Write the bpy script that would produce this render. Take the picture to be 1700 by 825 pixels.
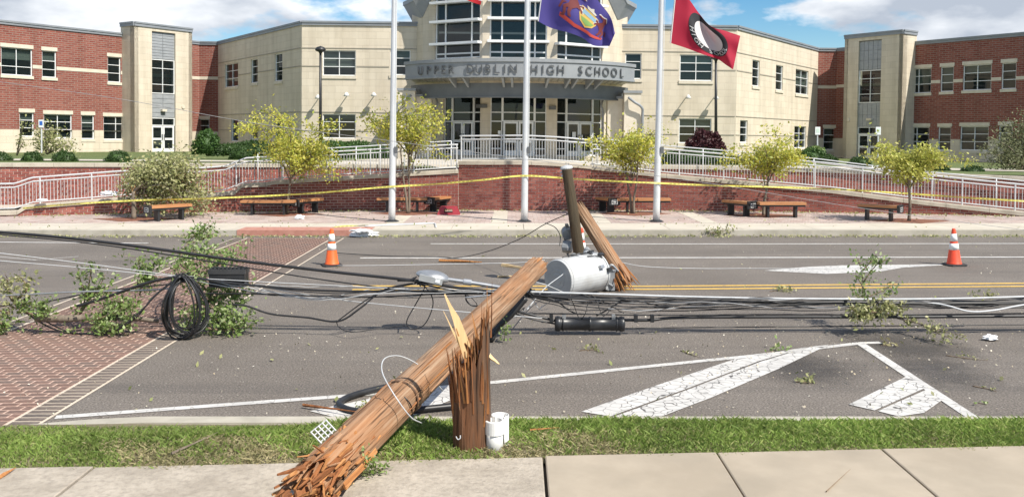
import bpy, math, random
import numpy as np
from mathutils import Vector, Matrix
for o in list(bpy.data.objects): bpy.data.objects.remove(o)
sc = bpy.context.scene; col = sc.collection
PI = math.pi
# ---------------------------------------------------------------- camera, sky, sun, exposure
F, CAMH, HOR, PITCH = 1500.0, 2.45, 225.0, math.radians(2.0)
CY = HOR + F*math.tan(PITCH)
cd = bpy.data.cameras.new('camera'); cam = bpy.data.objects.new('camera', cd); col.objects.link(cam)
cam.location = (0, 0, CAMH); cam.rotation_euler = (PI/2 - PITCH, 0, 0)
cd.sensor_width = 36; cd.lens = 36*F/1700; cd.shift_y = -(412.5-CY)/1700; cd.clip_end = 2000
sc.camera = cam
SUN = Vector((.66, -.57, 1)).normalized()
wd = bpy.data.worlds.new('World'); sc.world = wd; wd.use_nodes = True
wn, wl = wd.node_tree.nodes, wd.node_tree.links
bg = wn['Background']
sky = wn.new('ShaderNodeTexSky'); sky.sky_type = 'NISHITA'; sky.sun_disc = False
sky.sun_elevation = math.asin(SUN.z); sky.sun_rotation = math.atan2(SUN.x, SUN.y)
sky.air_density = 1.0; sky.dust_density = .0; sky.ozone_density = 2.5
tc = wn.new('ShaderNodeTexCoord'); mp = wn.new('ShaderNodeMapping')
mp.inputs['Scale'].default_value = (3.0, 3.0, 7.5); mp.inputs['Location'].default_value = (1.1, .35, .13)
wl.new(tc.outputs['Generated'], mp.inputs['Vector'])
nz = wn.new('ShaderNodeTexNoise'); nz.inputs['Scale'].default_value = 1.25; nz.inputs['Detail'].default_value = 8; nz.inputs['Roughness'].default_value = .56
wl.new(mp.outputs[0], nz.inputs['Vector'])
rp = wn.new('ShaderNodeValToRGB'); rp.color_ramp.elements[0].position = .475; rp.color_ramp.elements[1].position = .545
wl.new(nz.outputs['Fac'], rp.inputs[0])
n2 = wn.new('ShaderNodeTexNoise'); n2.inputs['Scale'].default_value = 2.3; n2.inputs['Detail'].default_value = 6
wl.new(mp.outputs[0], n2.inputs['Vector'])
r2 = wn.new('ShaderNodeValToRGB'); r2.color_ramp.elements[0].position = .38; r2.color_ramp.elements[1].position = .62
r2.color_ramp.elements[0].color = (4.2, 4.7, 5.5, 1); r2.color_ramp.elements[1].color = (9.6, 9.8, 10, 1)
wl.new(n2.outputs['Fac'], r2.inputs[0])
mx = wn.new('ShaderNodeMixRGB'); hs = wn.new('ShaderNodeHueSaturation'); hs.inputs['Saturation'].default_value = 1.45; wl.new(sky.outputs[0], hs.inputs['Color'])
wl.new(rp.outputs[0], mx.inputs[0]); wl.new(hs.outputs[0], mx.inputs[1]); wl.new(r2.outputs[0], mx.inputs[2])
wl.new(mx.outputs[0], bg.inputs[0]); bg.inputs[1].default_value = .085
sl = bpy.data.lights.new('sun', 'SUN'); sl.energy = 4.8; sl.angle = math.radians(.53); sl.color = (1, .945, .85)
so = bpy.data.objects.new('sun', sl); col.objects.link(so); so.rotation_euler = SUN.to_track_quat('Z', 'Y').to_euler(); so.location = (20, -10, 30)
vs = sc.view_settings; vs.view_transform = 'Standard'; vs.look = 'None'; vs.gamma = 1; vs.exposure = .55
sc.render.engine = 'CYCLES'
try: sc.cycles.max_bounces = 8; sc.cycles.transparent_max_bounces = 16
except Exception: pass

# ---------------------------------------------------------------- pixel -> place
cp, sp = math.cos(PITCH), math.sin(PITCH)
def ray(px, py):
    dx = (px-850)/F; dy = -(py-CY)/F
    return Vector((dx, cp + sp*dy, -sp + cp*dy))
def at(px, py, Y):
    r = ray(px, py); t = Y/r.y
    return Vector((r.x*t, Y, CAMH + r.z*t))
def gnd(px, py, z=0.0):
    r = ray(px, py); t = (z-CAMH)/r.z
    return Vector((r.x*t, r.y*t, z))
TH = .0105                                   # the street falls this much against the level building
def unroll(px, py):
    dx, dy = px-850, py-HOR
    return px + TH*dy, py - TH*dx

# ---------------------------------------------------------------- mesh helpers
BASE = {}
def tag(o, label=None, cat=None, group=None, kind=None):
    if label: o['label'] = label
    if cat: o['category'] = cat
    if group: o['group'] = group
    if kind: o['kind'] = kind
    return o
def empty(name, loc=(0, 0, 0), label=None, cat=None, group=None, rz=0):
    o = bpy.data.objects.new(name, None); col.objects.link(o); o.location = loc; o.rotation_euler = (0, 0, rz)
    o.empty_display_size = .2
    BASE[o.name] = Vector(loc)
    return tag(o, label, cat, group)
def link(name, me, m, parent=None, loc=None):
    if m is not None and not me.materials: me.materials.append(m)
    o = bpy.data.objects.new(name, me); col.objects.link(o)
    if parent: o.parent = parent
    if loc is not None: o.location = loc
    return o
class MB:
    def __init__(s): s.v = []; s.f = []
    def add(s, vs, fs):
        b = len(s.v); s.v += [tuple(x) for x in vs]; s.f += [tuple(b+i for i in q) for q in fs]; return s
    def box(s, x0, x1, y0, y1, z0, z1, fn=None, M=None):
        vs = [(x0, y0, z0), (x1, y0, z0), (x1, y1, z0), (x0, y1, z0), (x0, y0, z1), (x1, y0, z1), (x1, y1, z1), (x0, y1, z1)]
        if fn: vs = [fn(*a) for a in vs]
        if M: vs = [M @ Vector(a) for a in vs]
        return s.add(vs, [(0, 3, 2, 1), (4, 5, 6, 7), (0, 1, 5, 4), (1, 2, 6, 5), (2, 3, 7, 6), (3, 0, 4, 7)])
    def tube(s, path, r, n=8, cap=True, flat=1.0):
        P = [Vector(p) for p in path]; N = len(P)
        R = r if hasattr(r, '__len__') else [r]*N
        T = [(P[min(i+1, N-1)]-P[max(i-1, 0)]).normalized() for i in range(N)]
        u = T[0].orthogonal().normalized(); b = len(s.v)
        for i in range(N):
            u = (u - T[i]*u.dot(T[i]))
            u = u.normalized() if u.length > 1e-6 else T[i].orthogonal().normalized()
            w = T[i].cross(u)
            for k in range(n):
                a = 2*PI*k/n; s.v.append(tuple(P[i] + (u*math.cos(a) + w*math.sin(a)*flat)*R[i]))
        for i in range(N-1):
            for k in range(n):
                k2 = (k+1) % n
                s.f.append((b+i*n+k, b+i*n+k2, b+(i+1)*n+k2, b+(i+1)*n+k))
        if cap:
            s.f.append(tuple(b+k for k in reversed(range(n)))); s.f.append(tuple(b+(N-1)*n+k for k in range(n)))
        return s
    def lathe(s, prof, n=20, M=None, c=(0, 0, 0)):
        b = len(s.v); m = len(prof)
        for r, z in prof:
            for k in range(n):
                a = 2*PI*k/n; p = Vector((r*math.cos(a), r*math.sin(a), z))
                if M: p = M @ p
                s.v.append(tuple(p + Vector(c)))
        for i in range(m-1):
            for k in range(n):
                k2 = (k+1) % n
                s.f.append((b+i*n+k, b+i*n+k2, b+(i+1)*n+k2, b+(i+1)*n+k))
        s.f.append(tuple(b+k for k in reversed(range(n)))); s.f.append(tuple(b+(m-1)*n+k for k in range(n)))
        return s
    def sheet(s, pts, z0=None, z1=None):
        """flat polygon, or a prism between z0 and z1"""
        n = len(pts)
        if z1 is None: return s.add([(p[0], p[1], p[2] if z0 is None else z0) for p in pts], [tuple(range(n))])
        vs = [(p[0], p[1], z0) for p in pts] + [(p[0], p[1], z1) for p in pts]
        return s.add(vs, [tuple(reversed(range(n))), tuple(range(n, 2*n))] + [(i, (i+1) % n, n+(i+1) % n, n+i) for i in range(n)])
    def mesh(s, name, off=None):
        me = bpy.data.meshes.new(name)
        v = s.v if off is None else [(a-off[0], b-off[1], c-off[2]) for a, b, c in s.v]
        me.from_pydata(v, [], s.f); me.update(); return me
    def build(s, name, m, parent=None, smooth=False, base=None, kind=None, fix=True):
        """parent given: vertices are in world space, parent is an unrotated Empty"""
        off = base
        if parent is not None and base is None: off = BASE.get(parent.name, Vector((0, 0, 0)))
        me = s.mesh(name, off)
        if fix:
            import bmesh
            bm = bmesh.new(); bm.from_mesh(me); bmesh.ops.recalc_face_normals(bm, faces=bm.faces); bm.to_mesh(me); bm.free()
        if smooth: me.polygons.foreach_set('use_smooth', [True]*len(me.polygons))
        o = link(name, me, m, parent, None if parent else base)
        if kind: o['kind'] = kind
        if base is not None: BASE[o.name] = Vector(base)
        return o
def npmesh(name, V, nper, m, parent=None, off=None, kind=None):
    """V (N*nper,3): N separate polygons of nper corners"""
    V = np.asarray(V, dtype=np.float32)
    if off is not None: V = V - np.array(off, dtype=np.float32)
    n = len(V)//nper
    me = bpy.data.meshes.new(name); me.vertices.add(len(V)); me.vertices.foreach_set('co', V.ravel())
    me.loops.add(len(V)); me.loops.foreach_set('vertex_index', np.arange(len(V), dtype=np.int32))
    me.polygons.add(n); me.polygons.foreach_set('loop_start', np.arange(0, len(V), nper, dtype=np.int32))
    me.polygons.foreach_set('loop_total', np.full(n, nper, dtype=np.int32)); me.update(); me.validate()
    o = link(name, me, m, parent)
    if kind: o['kind'] = kind
    return o
def curve(pts, k=6):
    """Catmull-Rom through points"""
    P = [Vector(p) for p in pts]; P = [P[0]*2-P[1]] + P + [P[-1]*2-P[-2]]; out = []
    for i in range(1, len(P)-2):
        a, b, c, d = P[i-1], P[i], P[i+1], P[i+2]
        for j in range(k):
            t = j/k
            out.append(.5*((2*b) + (c-a)*t + (2*a-5*b+4*c-d)*t*t + (3*b-a-3*c+d)*t**3))
    out.append(P[-2]); return out
def jit(path, amp, rng, zmin=None):
    out = []
    for p in path:
        q = p + Vector((rng.uniform(-1, 1), rng.uniform(-1, 1), rng.uniform(-1, 1)))*amp
        if zmin is not None: q.z = max(q.z, zmin)
        out.append(q)
    return out

# ---------------------------------------------------------------- materials
MT = {}
def mat(name, c1, c2=None, scale=8, rough=.7, bump=0, metal=0, coords='Object', stretch=(1, 1, 1), detail=6, lo=.35, hi=.65, bscale=None, bdist=.01, spec=.5, c3=None, s3=1, f3=.5):
    m = bpy.data.materials.new(name); m.use_nodes = True; nt = m.node_tree; N, L = nt.nodes, nt.links
    b = N['Principled BSDF']; b.inputs['Roughness'].default_value = rough; b.inputs['Metallic'].default_value = metal
    b.inputs['Specular IOR Level'].default_value = spec
    t = N.new('ShaderNodeTexCoord'); mpn = N.new('ShaderNodeMapping'); mpn.inputs['Scale'].default_value = stretch
    L.new(t.outputs[coords], mpn.inputs[0])
    if c2 is None: b.inputs['Base Color'].default_value = (*c1, 1)
    else:
        n = N.new('ShaderNodeTexNoise'); n.inputs['Scale'].default_value = scale; n.inputs['Detail'].default_value = detail; n.inputs['Roughness'].default_value = .62
        L.new(mpn.outputs[0], n.inputs['Vector'])
        r = N.new('ShaderNodeValToRGB'); r.color_ramp.elements[0].position = lo; r.color_ramp.elements[1].position = hi
        r.color_ramp.elements[0].color = (*c1, 1); r.color_ramp.elements[1].color = (*c2, 1)
        L.new(n.outputs['Fac'], r.inputs[0]); out = r.outputs[0]
        if c3:
            n3 = N.new('ShaderNodeTexNoise'); n3.inputs['Scale'].default_value = s3; n3.inputs['Detail'].default_value = 4
            L.new(mpn.outputs[0], n3.inputs['Vector'])
            r3 = N.new('ShaderNodeValToRGB'); r3.color_ramp.elements[0].position = .45; r3.color_ramp.elements[1].position = .72
            r3.color_ramp.elements[1].color = (f3, f3, f3, 1); r3.color_ramp.elements[0].color = (0, 0, 0, 1)
            L.new(n3.outputs['Fac'], r3.inputs[0])
            x = N.new('ShaderNodeMixRGB'); L.new(r3.outputs[0], x.inputs[0]); L.new(out, x.inputs[1]); x.inputs[2].default_value = (*c3, 1); out = x.outputs[0]
        L.new(out, b.inputs['Base Color'])
    if bump:
        nb = N.new('ShaderNodeTexNoise'); nb.inputs['Scale'].default_value = bscale or scale*4; nb.inputs['Detail'].default_value = 8
        L.new(mpn.outputs[0], nb.inputs['Vector'])
        bp = N.new('ShaderNodeBump'); bp.inputs['Strength'].default_value = bump; bp.inputs['Distance'].default_value = bdist
        L.new(nb.outputs['Fac'], bp.inputs['Height']); L.new(bp.outputs[0], b.inputs['Normal'])
    MT[name] = m; return m
def matvar(name, cols, rough=.8, bump=0, bscale=60, trans=0, noise=.25, nscale=20, spec=.4):
    """colour varies piece by piece (mesh island and object)"""
    m = bpy.data.materials.new(name); m.use_nodes = True; nt = m.node_tree; N, L = nt.nodes, nt.links
    b = N['Principled BSDF']; b.inputs['Roughness'].default_value = rough; b.inputs['Specular IOR Level'].default_value = spec
    g = N.new('ShaderNodeNewGeometry'); oi = N.new('ShaderNodeObjectInfo')
    a = N.new('ShaderNodeMath'); a.operation = 'ADD'; L.new(g.outputs['Random Per Island'], a.inputs[0]); L.new(oi.outputs['Random'], a.inputs[1])
    fr = N.new('ShaderNodeMath'); fr.operation = 'FRACT'; L.new(a.outputs[0], fr.inputs[0])
    r = N.new('ShaderNodeValToRGB'); e = r.color_ramp.elements
    while len(e) < len(cols): e.new(.5)
    for i, c in enumerate(cols): e[i].position = i/(len(cols)-1); e[i].color = (*c, 1)
    L.new(fr.outputs[0], r.inputs[0])
    t = N.new('ShaderNodeTexCoord'); n = N.new('ShaderNodeTexNoise'); n.inputs['Scale'].default_value = nscale; n.inputs['Detail'].default_value = 5
    L.new(t.outputs['Object'], n.inputs['Vector'])
    h = N.new('ShaderNodeHueSaturation'); mr = N.new('ShaderNodeMapRange'); mr.inputs[1].default_value = .3; mr.inputs[2].default_value = .7
    mr.inputs[3].default_value = 1-noise; mr.inputs[4].default_value = 1+noise
    L.new(n.outputs['Fac'], mr.inputs[0]); L.new(mr.outputs[0], h.inputs['Value']); L.new(r.outputs[0], h.inputs['Color'])
    L.new(h.outputs[0], b.inputs['Base Color'])
    if bump:
        nb = N.new('ShaderNodeTexNoise'); nb.inputs['Scale'].default_value = bscale; nb.inputs['Detail'].default_value = 6; L.new(t.outputs['Object'], nb.inputs['Vector'])
        bp = N.new('ShaderNodeBump'); bp.inputs['Strength'].default_value = bump; bp.inputs['Distance'].default_value = .01
        L.new(nb.outputs['Fac'], bp.inputs['Height']); L.new(bp.outputs[0], b.inputs['Normal'])
    if trans:
        tr = N.new('ShaderNodeBsdfTranslucent'); L.new(h.outputs[0], tr.inputs[0]); ms = N.new('ShaderNodeMixShader'); ms.inputs[0].default_value = trans
        L.new(b.outputs[0], ms.inputs[1]); L.new(tr.outputs[0], ms.inputs[2]); L.new(ms.outputs[0], N['Material Output'].inputs[0])
    MT[name] = m; return m
def nodes(name):
    m = bpy.data.materials.new(name); m.use_nodes = True; MT[name] = m
    return m, m.node_tree.nodes, m.node_tree.links, m.node_tree.nodes['Principled BSDF']

# asphalt: fine aggregate, worn patches, hairline cracks
m, N, L, b = nodes('asphalt'); b.inputs['Roughness'].default_value = .82; b.inputs['Specular IOR Level'].default_value = .35
t = N.new('ShaderNodeTexCoord')
def noise(N, L, vec, s, d=6, r=.6):
    n = N.new('ShaderNodeTexNoise'); n.inputs['Scale'].default_value = s; n.inputs['Detail'].default_value = d; n.inputs['Roughness'].default_value = r
    L.new(vec, n.inputs['Vector']); return n.outputs['Fac']
def ramp(N, L, fac, stops):
    r = N.new('ShaderNodeValToRGB'); e = r.color_ramp.elements
    while len(e) < len(stops): e.new(.5)
    for i, (p, c) in enumerate(stops): e[i].position = p; e[i].color = (*c, 1) if len(c) == 3 else c
    L.new(fac, r.inputs[0]); return r.outputs[0]
def mix(N, L, fac, a, bb, mode='MIX'):
    x = N.new('ShaderNodeMixRGB'); x.blend_type = mode
    for i, q in enumerate((fac, a, bb)):
        if isinstance(q, (int, float)): x.inputs[i].default_value = q
        elif isinstance(q, tuple): x.inputs[i].default_value = (*q, 1)
        else: L.new(q, x.inputs[i])
    return x.outputs[0]
O = t.outputs['Object']
base = ramp(N, L, noise(N, L, O, .5, 5), [(.3, (.128, .111, .096)), (.7, (.172, .151, .132))])
sp1 = ramp(N, L, noise(N, L, O, 55, 3, .6), [(.34, (.45, .45, .45)), (.5, (1, 1, 1)), (.66, (1.6, 1.57, 1.5))])
c_ = mix(N, L, 1.0, base, sp1, 'MULTIPLY')
vo = N.new('ShaderNodeTexVoronoi'); vo.inputs['Scale'].default_value = 24; L.new(O, vo.inputs['Vector'])
pe = ramp(N, L, vo.outputs['Distance'], [(.12, (1, 1, 1)), (.2, (0, 0, 0))])
no = noise(N, L, O, 9, 3); pm = ramp(N, L, no, [(.42, (0, 0, 0)), (.58, (.8, .8, .8))])
c_ = mix(N, L, mix(N, L, 1.0, pe, pm, 'MULTIPLY'), c_, (.42, .38, .33))
mpz = N.new('ShaderNodeMapping'); mpz.inputs['Scale'].default_value = (.05, 1.2, 1); L.new(O, mpz.inputs[0])
c_ = mix(N, L, ramp(N, L, noise(N, L, mpz.outputs[0], 1.5, 4), [(.5, (0, 0, 0)), (.75, (.45, .45, .45))]), c_, (.062, .056, .052))
L.new(c_, b.inputs['Base Color'])
bp = N.new('ShaderNodeBump'); bp.inputs['Strength'].default_value = .5; bp.inputs['Distance'].default_value = .006
L.new(noise(N, L, O, 130, 4), bp.inputs['Height']); L.new(bp.outputs[0], b.inputs['Normal'])

def paint(name, c, wear=.5):
    """road paint, cracked down to the asphalt"""
    m, N, L, b = nodes(name); b.inputs['Roughness'].default_value = .6
    t = N.new('ShaderNodeTexCoord'); O = t.outputs['Object']
    w = N.new('ShaderNodeMixRGB'); w.blend_type = 'ADD'; w.inputs[0].default_value = .12
    nn = N.new('ShaderNodeTexNoise'); nn.inputs['Scale'].default_value = 5; L.new(O, nn.inputs['Vector']); L.new(O, w.inputs[1]); L.new(nn.outputs['Color'], w.inputs[2])
    v = N.new('ShaderNodeTexVoronoi'); v.feature = 'DISTANCE_TO_EDGE'; v.inputs['Scale'].default_value = 8.5; L.new(w.outputs[0], v.inputs['Vector'])
    cr = ramp(N, L, v.outputs['Distance'], [(.014, (1, 1, 1)), (.04, (0, 0, 0))])
    ms = ramp(N, L, noise(N, L, O, 1.8, 3), [(.28, (0, 0, 0)), (.5, (wear, wear, wear))])
    cr = mix(N, L, 1.0, cr, ms, 'MULTIPLY')
    ch = ramp(N, L, noise(N, L, O, 60, 6, .75), [(.64, (0, 0, 0)), (.72, (wear, wear, wear))])
    f = mix(N, L, 1.0, cr, ch, 'LIGHTEN')
    cc = ramp(N, L, noise(N, L, O, 3, 5), [(.3, tuple(x*.74 for x in c)), (.7, c)])
    L.new(mix(N, L, f, cc, (.085, .078, .07)), b.inputs['Base Color'])
paint('paint_white', (.60, .58, .55), 1); paint('paint_yellow', (.66, .42, .10), .35); paint('paint_line', (.60, .58, .55), .5)

def brickmat(name, c1, c2, mortar, bw, rh, ms, rough=.85, stain=None):
    m, N, L, b = nodes(name); b.inputs['Roughness'].default_value = rough; b.inputs['Specular IOR Level'].default_value = .25
    uv = N.new('ShaderNodeUVMap'); uv.uv_map = 'wall'
    br = N.new('ShaderNodeTexBrick'); L.new(uv.outputs[0], br.inputs['Vector'])
    br.inputs['Scale'].default_value = 1; br.inputs['Mortar Size'].default_value = ms; br.inputs['Brick Width'].default_value = bw; br.inputs['Row Height'].default_value = rh
    br.inputs['Color1'].default_value = (*c1, 1); br.inputs['Color2'].default_value = (*c2, 1); br.inputs['Mortar'].default_value = (*mortar, 1); br.inputs['Bias'].default_value = 0
    c = mix(N, L, 1.0, br.outputs['Color'], ramp(N, L, noise(N, L, uv.outputs[0], .55, 6), [(.3, (.93, .93, .925)), (.7, (1.05, 1.045, 1.04))]), 'MULTIPLY')
    mpv = N.new('ShaderNodeMapping'); mpv.inputs['Scale'].default_value = (1.6, .12, 1); L.new(uv.outputs[0], mpv.inputs[0])
    c = mix(N, L, 1.0, c, ramp(N, L, noise(N, L, mpv.outputs[0], 1.2, 5), [(.33, (.88, .87, .85)), (.55, (1.02, 1.02, 1.02))]), 'MULTIPLY')
    L.new(c, b.inputs['Base Color'])
    bp = N.new('ShaderNodeBump'); bp.inputs['Strength'].default_value = .5; bp.inputs['Distance'].default_value = .01; bp.invert = True
    L.new(br.outputs['Fac'], bp.inputs['Height']); L.new(bp.outputs[0], b.inputs['Normal'])
brickmat('red_brick', (.20, .052, .040), (.275, .092, .068), (.26, .18, .15), .42, .135, .02)
brickmat('buff_block', (.575, .508, .405), (.62, .552, .445), (.53, .468, .375), .82, .41, .012)
mat('cream_stone', (.56, .50, .40), (.64, .58, .48), 3, .8)
mat('coping_metal', (.20, .215, .235), (.25, .265, .285), 1.2, .45, metal=.0)
mat('grey_panel', (.26, .275, .29), (.33, .345, .36), 2.2, .55, stretch=(1, 1, 4))
mat('white_frame', (.70, .71, .71), (.78, .79, .79), 4, .4)
mat('dark_frame', (.10, .105, .11), (.13, .135, .14), 4, .45)
mat('canopy_grey', (.225, .24, .255), (.265, .28, .295), 1.5, .5)
mat('canopy_dark', (.11, .12, .125), (.14, .15, .155), 1.5, .55)
mat('soffit', (.36, .35, .31), (.42, .41, .37), 2, .7)
mat('blind', (.50, .50, .45), (.58, .58, .52), 2, .8, stretch=(1, 1, 12))
mat('interior', (.035, .035, .033), (.06, .058, .05), .6, .9)
m, N, L, b = nodes('glass')
b.inputs['Base Color'].default_value = (.012, .02, .022, 1); b.inputs['Roughness'].default_value = .02; b.inputs['Specular IOR Level'].default_value = .9
tr = N.new('ShaderNodeBsdfTransparent'); tr.inputs[0].default_value = (.62, .72, .70, 1); ms = N.new('ShaderNodeMixShader'); ms.inputs[0].default_value = .55
L.new(tr.outputs[0], ms.inputs[1]); L.new(b.outputs[0], ms.inputs[2]); L.new(ms.outputs[0], N['Material Output'].inputs[0])
t = N.new('ShaderNodeTexCoord'); bp = N.new('ShaderNodeBump'); bp.inputs['Strength'].default_value = .04; bp.inputs['Distance'].default_value = .05
L.new(noise(N, L, t.outputs['Object'], .9, 2), bp.inputs['Height']); L.new(bp.outputs[0], b.inputs['Normal'])

mat('concrete_new', (.325, .272, .205), (.40, .338, .26), 1.3, .85, .25, bscale=120, bdist=.004, c3=(.27, .23, .175), s3=2.2, f3=.6)
mat('concrete_old', (.315, .272, .218), (.44, .385, .315), 3.2, .9, .6, bscale=45, bdist=.012, c3=(.22, .19, .155), s3=22, f3=.6)
mat('concrete_far', (.46, .415, .34), (.53, .48, .40), .9, .85, .1, bscale=60, c3=(.40, .36, .30), s3=1.5, f3=.5)
mat('curb', (.36, .33, .27), (.45, .415, .35), 1.5, .9, .3, bscale=70, c3=(.27, .25, .20), s3=4, f3=.6)
mat('cap_stone', (.40, .36, .29), (.50, .45, .37), 1.6, .9, .2, bscale=50, c3=(.25, .22, .17), s3=3, f3=.5)
mat('mortar', (.50, .40, .34), (.60, .49, .42), 9, .95)
matvar('wall_brick', [(.175, .048, .038), (.235, .068, .052), (.28, .086, .066), (.215, .065, .052), (.335, .13, .10)], .85, .3, 90, noise=.25, nscale=2.5)
matvar('paver', [(.36, .27, .235), (.43, .34, .30), (.40, .33, .30), (.47, .39, .35), (.34, .24, .21)], .9, noise=.15, nscale=1.2)
mat('paver_joint', (.30, .26, .22), (.36, .31, .27), 6, .95)
matvar('walk_brick', [(.15, .093, .074), (.17, .103, .08), (.135, .096, .08), (.185, .11, .086)], .9, .4, 120, noise=.35, nscale=18)
mat('walk_joint', (.42, .285, .225), (.49, .35, .28), 5, .9)
matvar('walk_edge', [(.125, .10, .085), (.15, .12, .10), (.115, .095, .082)], .9, .4, 120, noise=.3, nscale=18)
mat('walk_line', (.50, .42, .33), (.58, .50, .40), 5, .9)
mat('rail', (.50, .51, .52), (.58, .59, .60), 3, .42)
mat('pole_alu', (.60, .61, .62), (.68, .69, .70), 2, .38, metal=.25)
mat('black_paint', (.015, .016, .018), (.024, .025, .027), 6, .45)
mat('bench_wood', (.36, .155, .06), (.46, .22, .095), 3, .6, .15, stretch=(1, 12, 12))
mat('mulch', (.14, .055, .032), (.24, .10, .06), 14, .95, .8)
mat('earth', (.09, .075, .05), (.14, .115, .08), 4, .95, .5)
mat('lawn', (.075, .105, .028), (.13, .16, .05), 1.3, .95, .6, bscale=60, bdist=.03)
mat('turf_soil', (.12, .10, .055), (.17, .145, .085), 6, .95, .7, bscale=40)
matvar('grass_blade', [(.17, .26, .05), (.23, .33, .07), (.29, .38, .10), (.20, .29, .06), (.40, .40, .16)], .6, trans=.35, noise=.3, nscale=1.5)
matvar('dry_blade', [(.40, .35, .19), (.46, .39, .23), (.27, .27, .12), (.35, .31, .16)], .7, trans=.3, noise=.2, nscale=2)
matvar('leaf_yellow', [(.44, .46, .07), (.58, .54, .09), (.34, .41, .07), (.70, .61, .16), (.25, .33, .06)], .5, trans=.42, noise=.2, nscale=1.5)
matvar('leaf_olive', [(.42, .44, .09), (.52, .50, .12), (.33, .38, .07), (.60, .55, .18)], .5, trans=.4, noise=.2, nscale=1.5)
matvar('leaf_pale', [(.31, .33, .13), (.43, .42, .20), (.23, .26, .09), (.52, .49, .29), (.17, .20, .07)], .6, trans=.35, noise=.2)
matvar('leaf_green', [(.17, .26, .06), (.24, .33, .10), (.31, .39, .15), (.12, .20, .045), (.41, .46, .25)], .45, trans=.35, noise=.2)
matvar('leaf_box', [(.030, .065, .014), (.045, .09, .02), (.06, .11, .028), (.022, .05, .012)], .55, trans=.2, noise=.2)
matvar('leaf_hedge', [(.04, .09, .018), (.06, .125, .028), (.085, .15, .04)], .55, trans=.25, noise=.2)
matvar('leaf_maroon', [(.055, .016, .02), (.08, .022, .026), (.04, .014, .018), (.10, .035, .035)], .5, trans=.25, noise=.2)
matvar('leaf_grey', [(.14, .155, .075), (.19, .20, .105), (.10, .115, .05)], .6, trans=.3, noise=.2)
mat('bark', (.13, .10, .075), (.23, .19, .145), 12, .9, .6, stretch=(1, 1, .3))
mat('twig', (.15, .105, .065), (.24, .175, .115), 14, .9)
mat('raw_wood', (.52, .30, .12), (.66, .43, .20), 12, .8, .4, stretch=(1, 1, .2))
# ================================================================ the setting
def YW(X): return 28.0 - .0105*X*X               # plan of the lower retaining wall
def zt(X, Y):                                     # upper terrace
    k = min(max((Y-31)/21, 0), 1)
    return 1.42 - .37*k - TH*X
g = MB(); g.sheet([(-700, -60, 0), (700, -60, 0), (700, 1200, 0), (-700, 1200, 0)], -.30)
tag(g.build('ground', MT['earth']), kind='structure')
RY0, RY1 = 7.42, 22.0
m_ = MB(); m_.sheet([(-60, RY0-.3, 0), (60, RY0-.3, 0), (60, RY1+.1, 0), (-60, RY1+.1, 0)], 0)
road = tag(m_.build('road', MT['asphalt']), kind='structure')
# oil-dark damp patches on the asphalt
mat('damp', (.035, .032, .03), (.055, .05, .046), 5, .6)
m, N, L, b = nodes('damp_stain'); b.inputs['Base Color'].default_value = (.035, .032, .03, 1); b.inputs['Roughness'].default_value = .6
t = N.new('ShaderNodeTexCoord'); gr = N.new('ShaderNodeTexGradient'); gr.gradient_type = 'SPHERICAL'; L.new(t.outputs['Object'], gr.inputs[0])
f_ = mix(N, L, 1.0, gr.outputs['Fac'], noise(N, L, t.outputs['Object'], 2.4, 8, .7), 'MULTIPLY')
fr = ramp(N, L, f_, [(.12, (0, 0, 0)), (.40, (.42, .42, .42))])
tr = N.new('ShaderNodeBsdfTransparent'); ms = N.new('ShaderNodeMixShader'); L.new(fr, ms.inputs[0]); L.new(tr.outputs[0], ms.inputs[1]); L.new(b.outputs[0], ms.inputs[2]); L.new(ms.outputs[0], N['Material Output'].inputs[0])
for (px, py, sx, sy) in ((1330, 612, .95, 1.1), (1500, 575, 1.1, 1.5), (1560, 620, .8, .9)):
    c = gnd(px, py); q = MB().sheet([(-1, -1, 0), (1, -1, 0), (1, 1, 0), (-1, 1, 0)], 0).build('damp_patch', MT['damp_stain'])
    q.location = (c.x, c.y, .003); q.scale = (sx, sy, 1); q['kind'] = 'structure'
# painted markings, each a thin sheet
def marking(name, pts, mname, z=.005):
    P = [gnd(*p) for p in pts]
    o = MB().sheet(P, z).build(name, MT[mname]); o['kind'] = 'structure'; return o
def band(name, pts, w, mname, z=.005):
    P = [gnd(*p) for p in pts]; l, r = [], []
    for i, p in enumerate(P):
        d = (P[min(i+1, len(P)-1)]-P[max(i-1, 0)]).normalized(); n = Vector((-d.y, d.x, 0))*w/2; l.append(p+n); r.append(p-n)
    m_ = MB()
    for i in range(len(P)-1): m_.sheet([l[i], l[i+1], r[i+1], r[i]], z)
    o = m_.build(name, MT[mname]); o['kind'] = 'structure'; return o
band('lane_line', [(598, 428.5), (1150, 428), (1750, 427)], .14, 'paint_line')
band('lane_line', [(715, 405), (1200, 405.3), (1750, 404.5)], .12, 'paint_line')
band('lane_line', [(-40, 402), (246, 404)], .12, 'paint_line')
band('lane_line', [(-40, 423), (60, 432), (130, 426)], .05, 'paint_line')
band('yellow_line', [(585, 481), (1080, 480.5), (1760, 475)], .12, 'paint_yellow')
band('yellow_line', [(585, 475), (1080, 475.5), (1760, 470)], .12, 'paint_yellow')
marking('lane_arrow', [(1268, 449.5), (1340, 443.3), (1400, 440.8), (1565, 439), (1565, 440.8), (1500, 444.5), (1462, 451), (1372, 455)], 'paint_white')
band('island_line', [(92, 693), (350, 674), (590, 656.5), (820, 635), (1100, 606), (1250, 591), (1427, 570)], .10, 'paint_line')
band('island_line', [(1427, 570), (1462, 569)], .10, 'paint_line', .006)
band('island_line', [(1429, 571), (1520, 631), (1620, 697)], .11, 'paint_line', .006)
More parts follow.
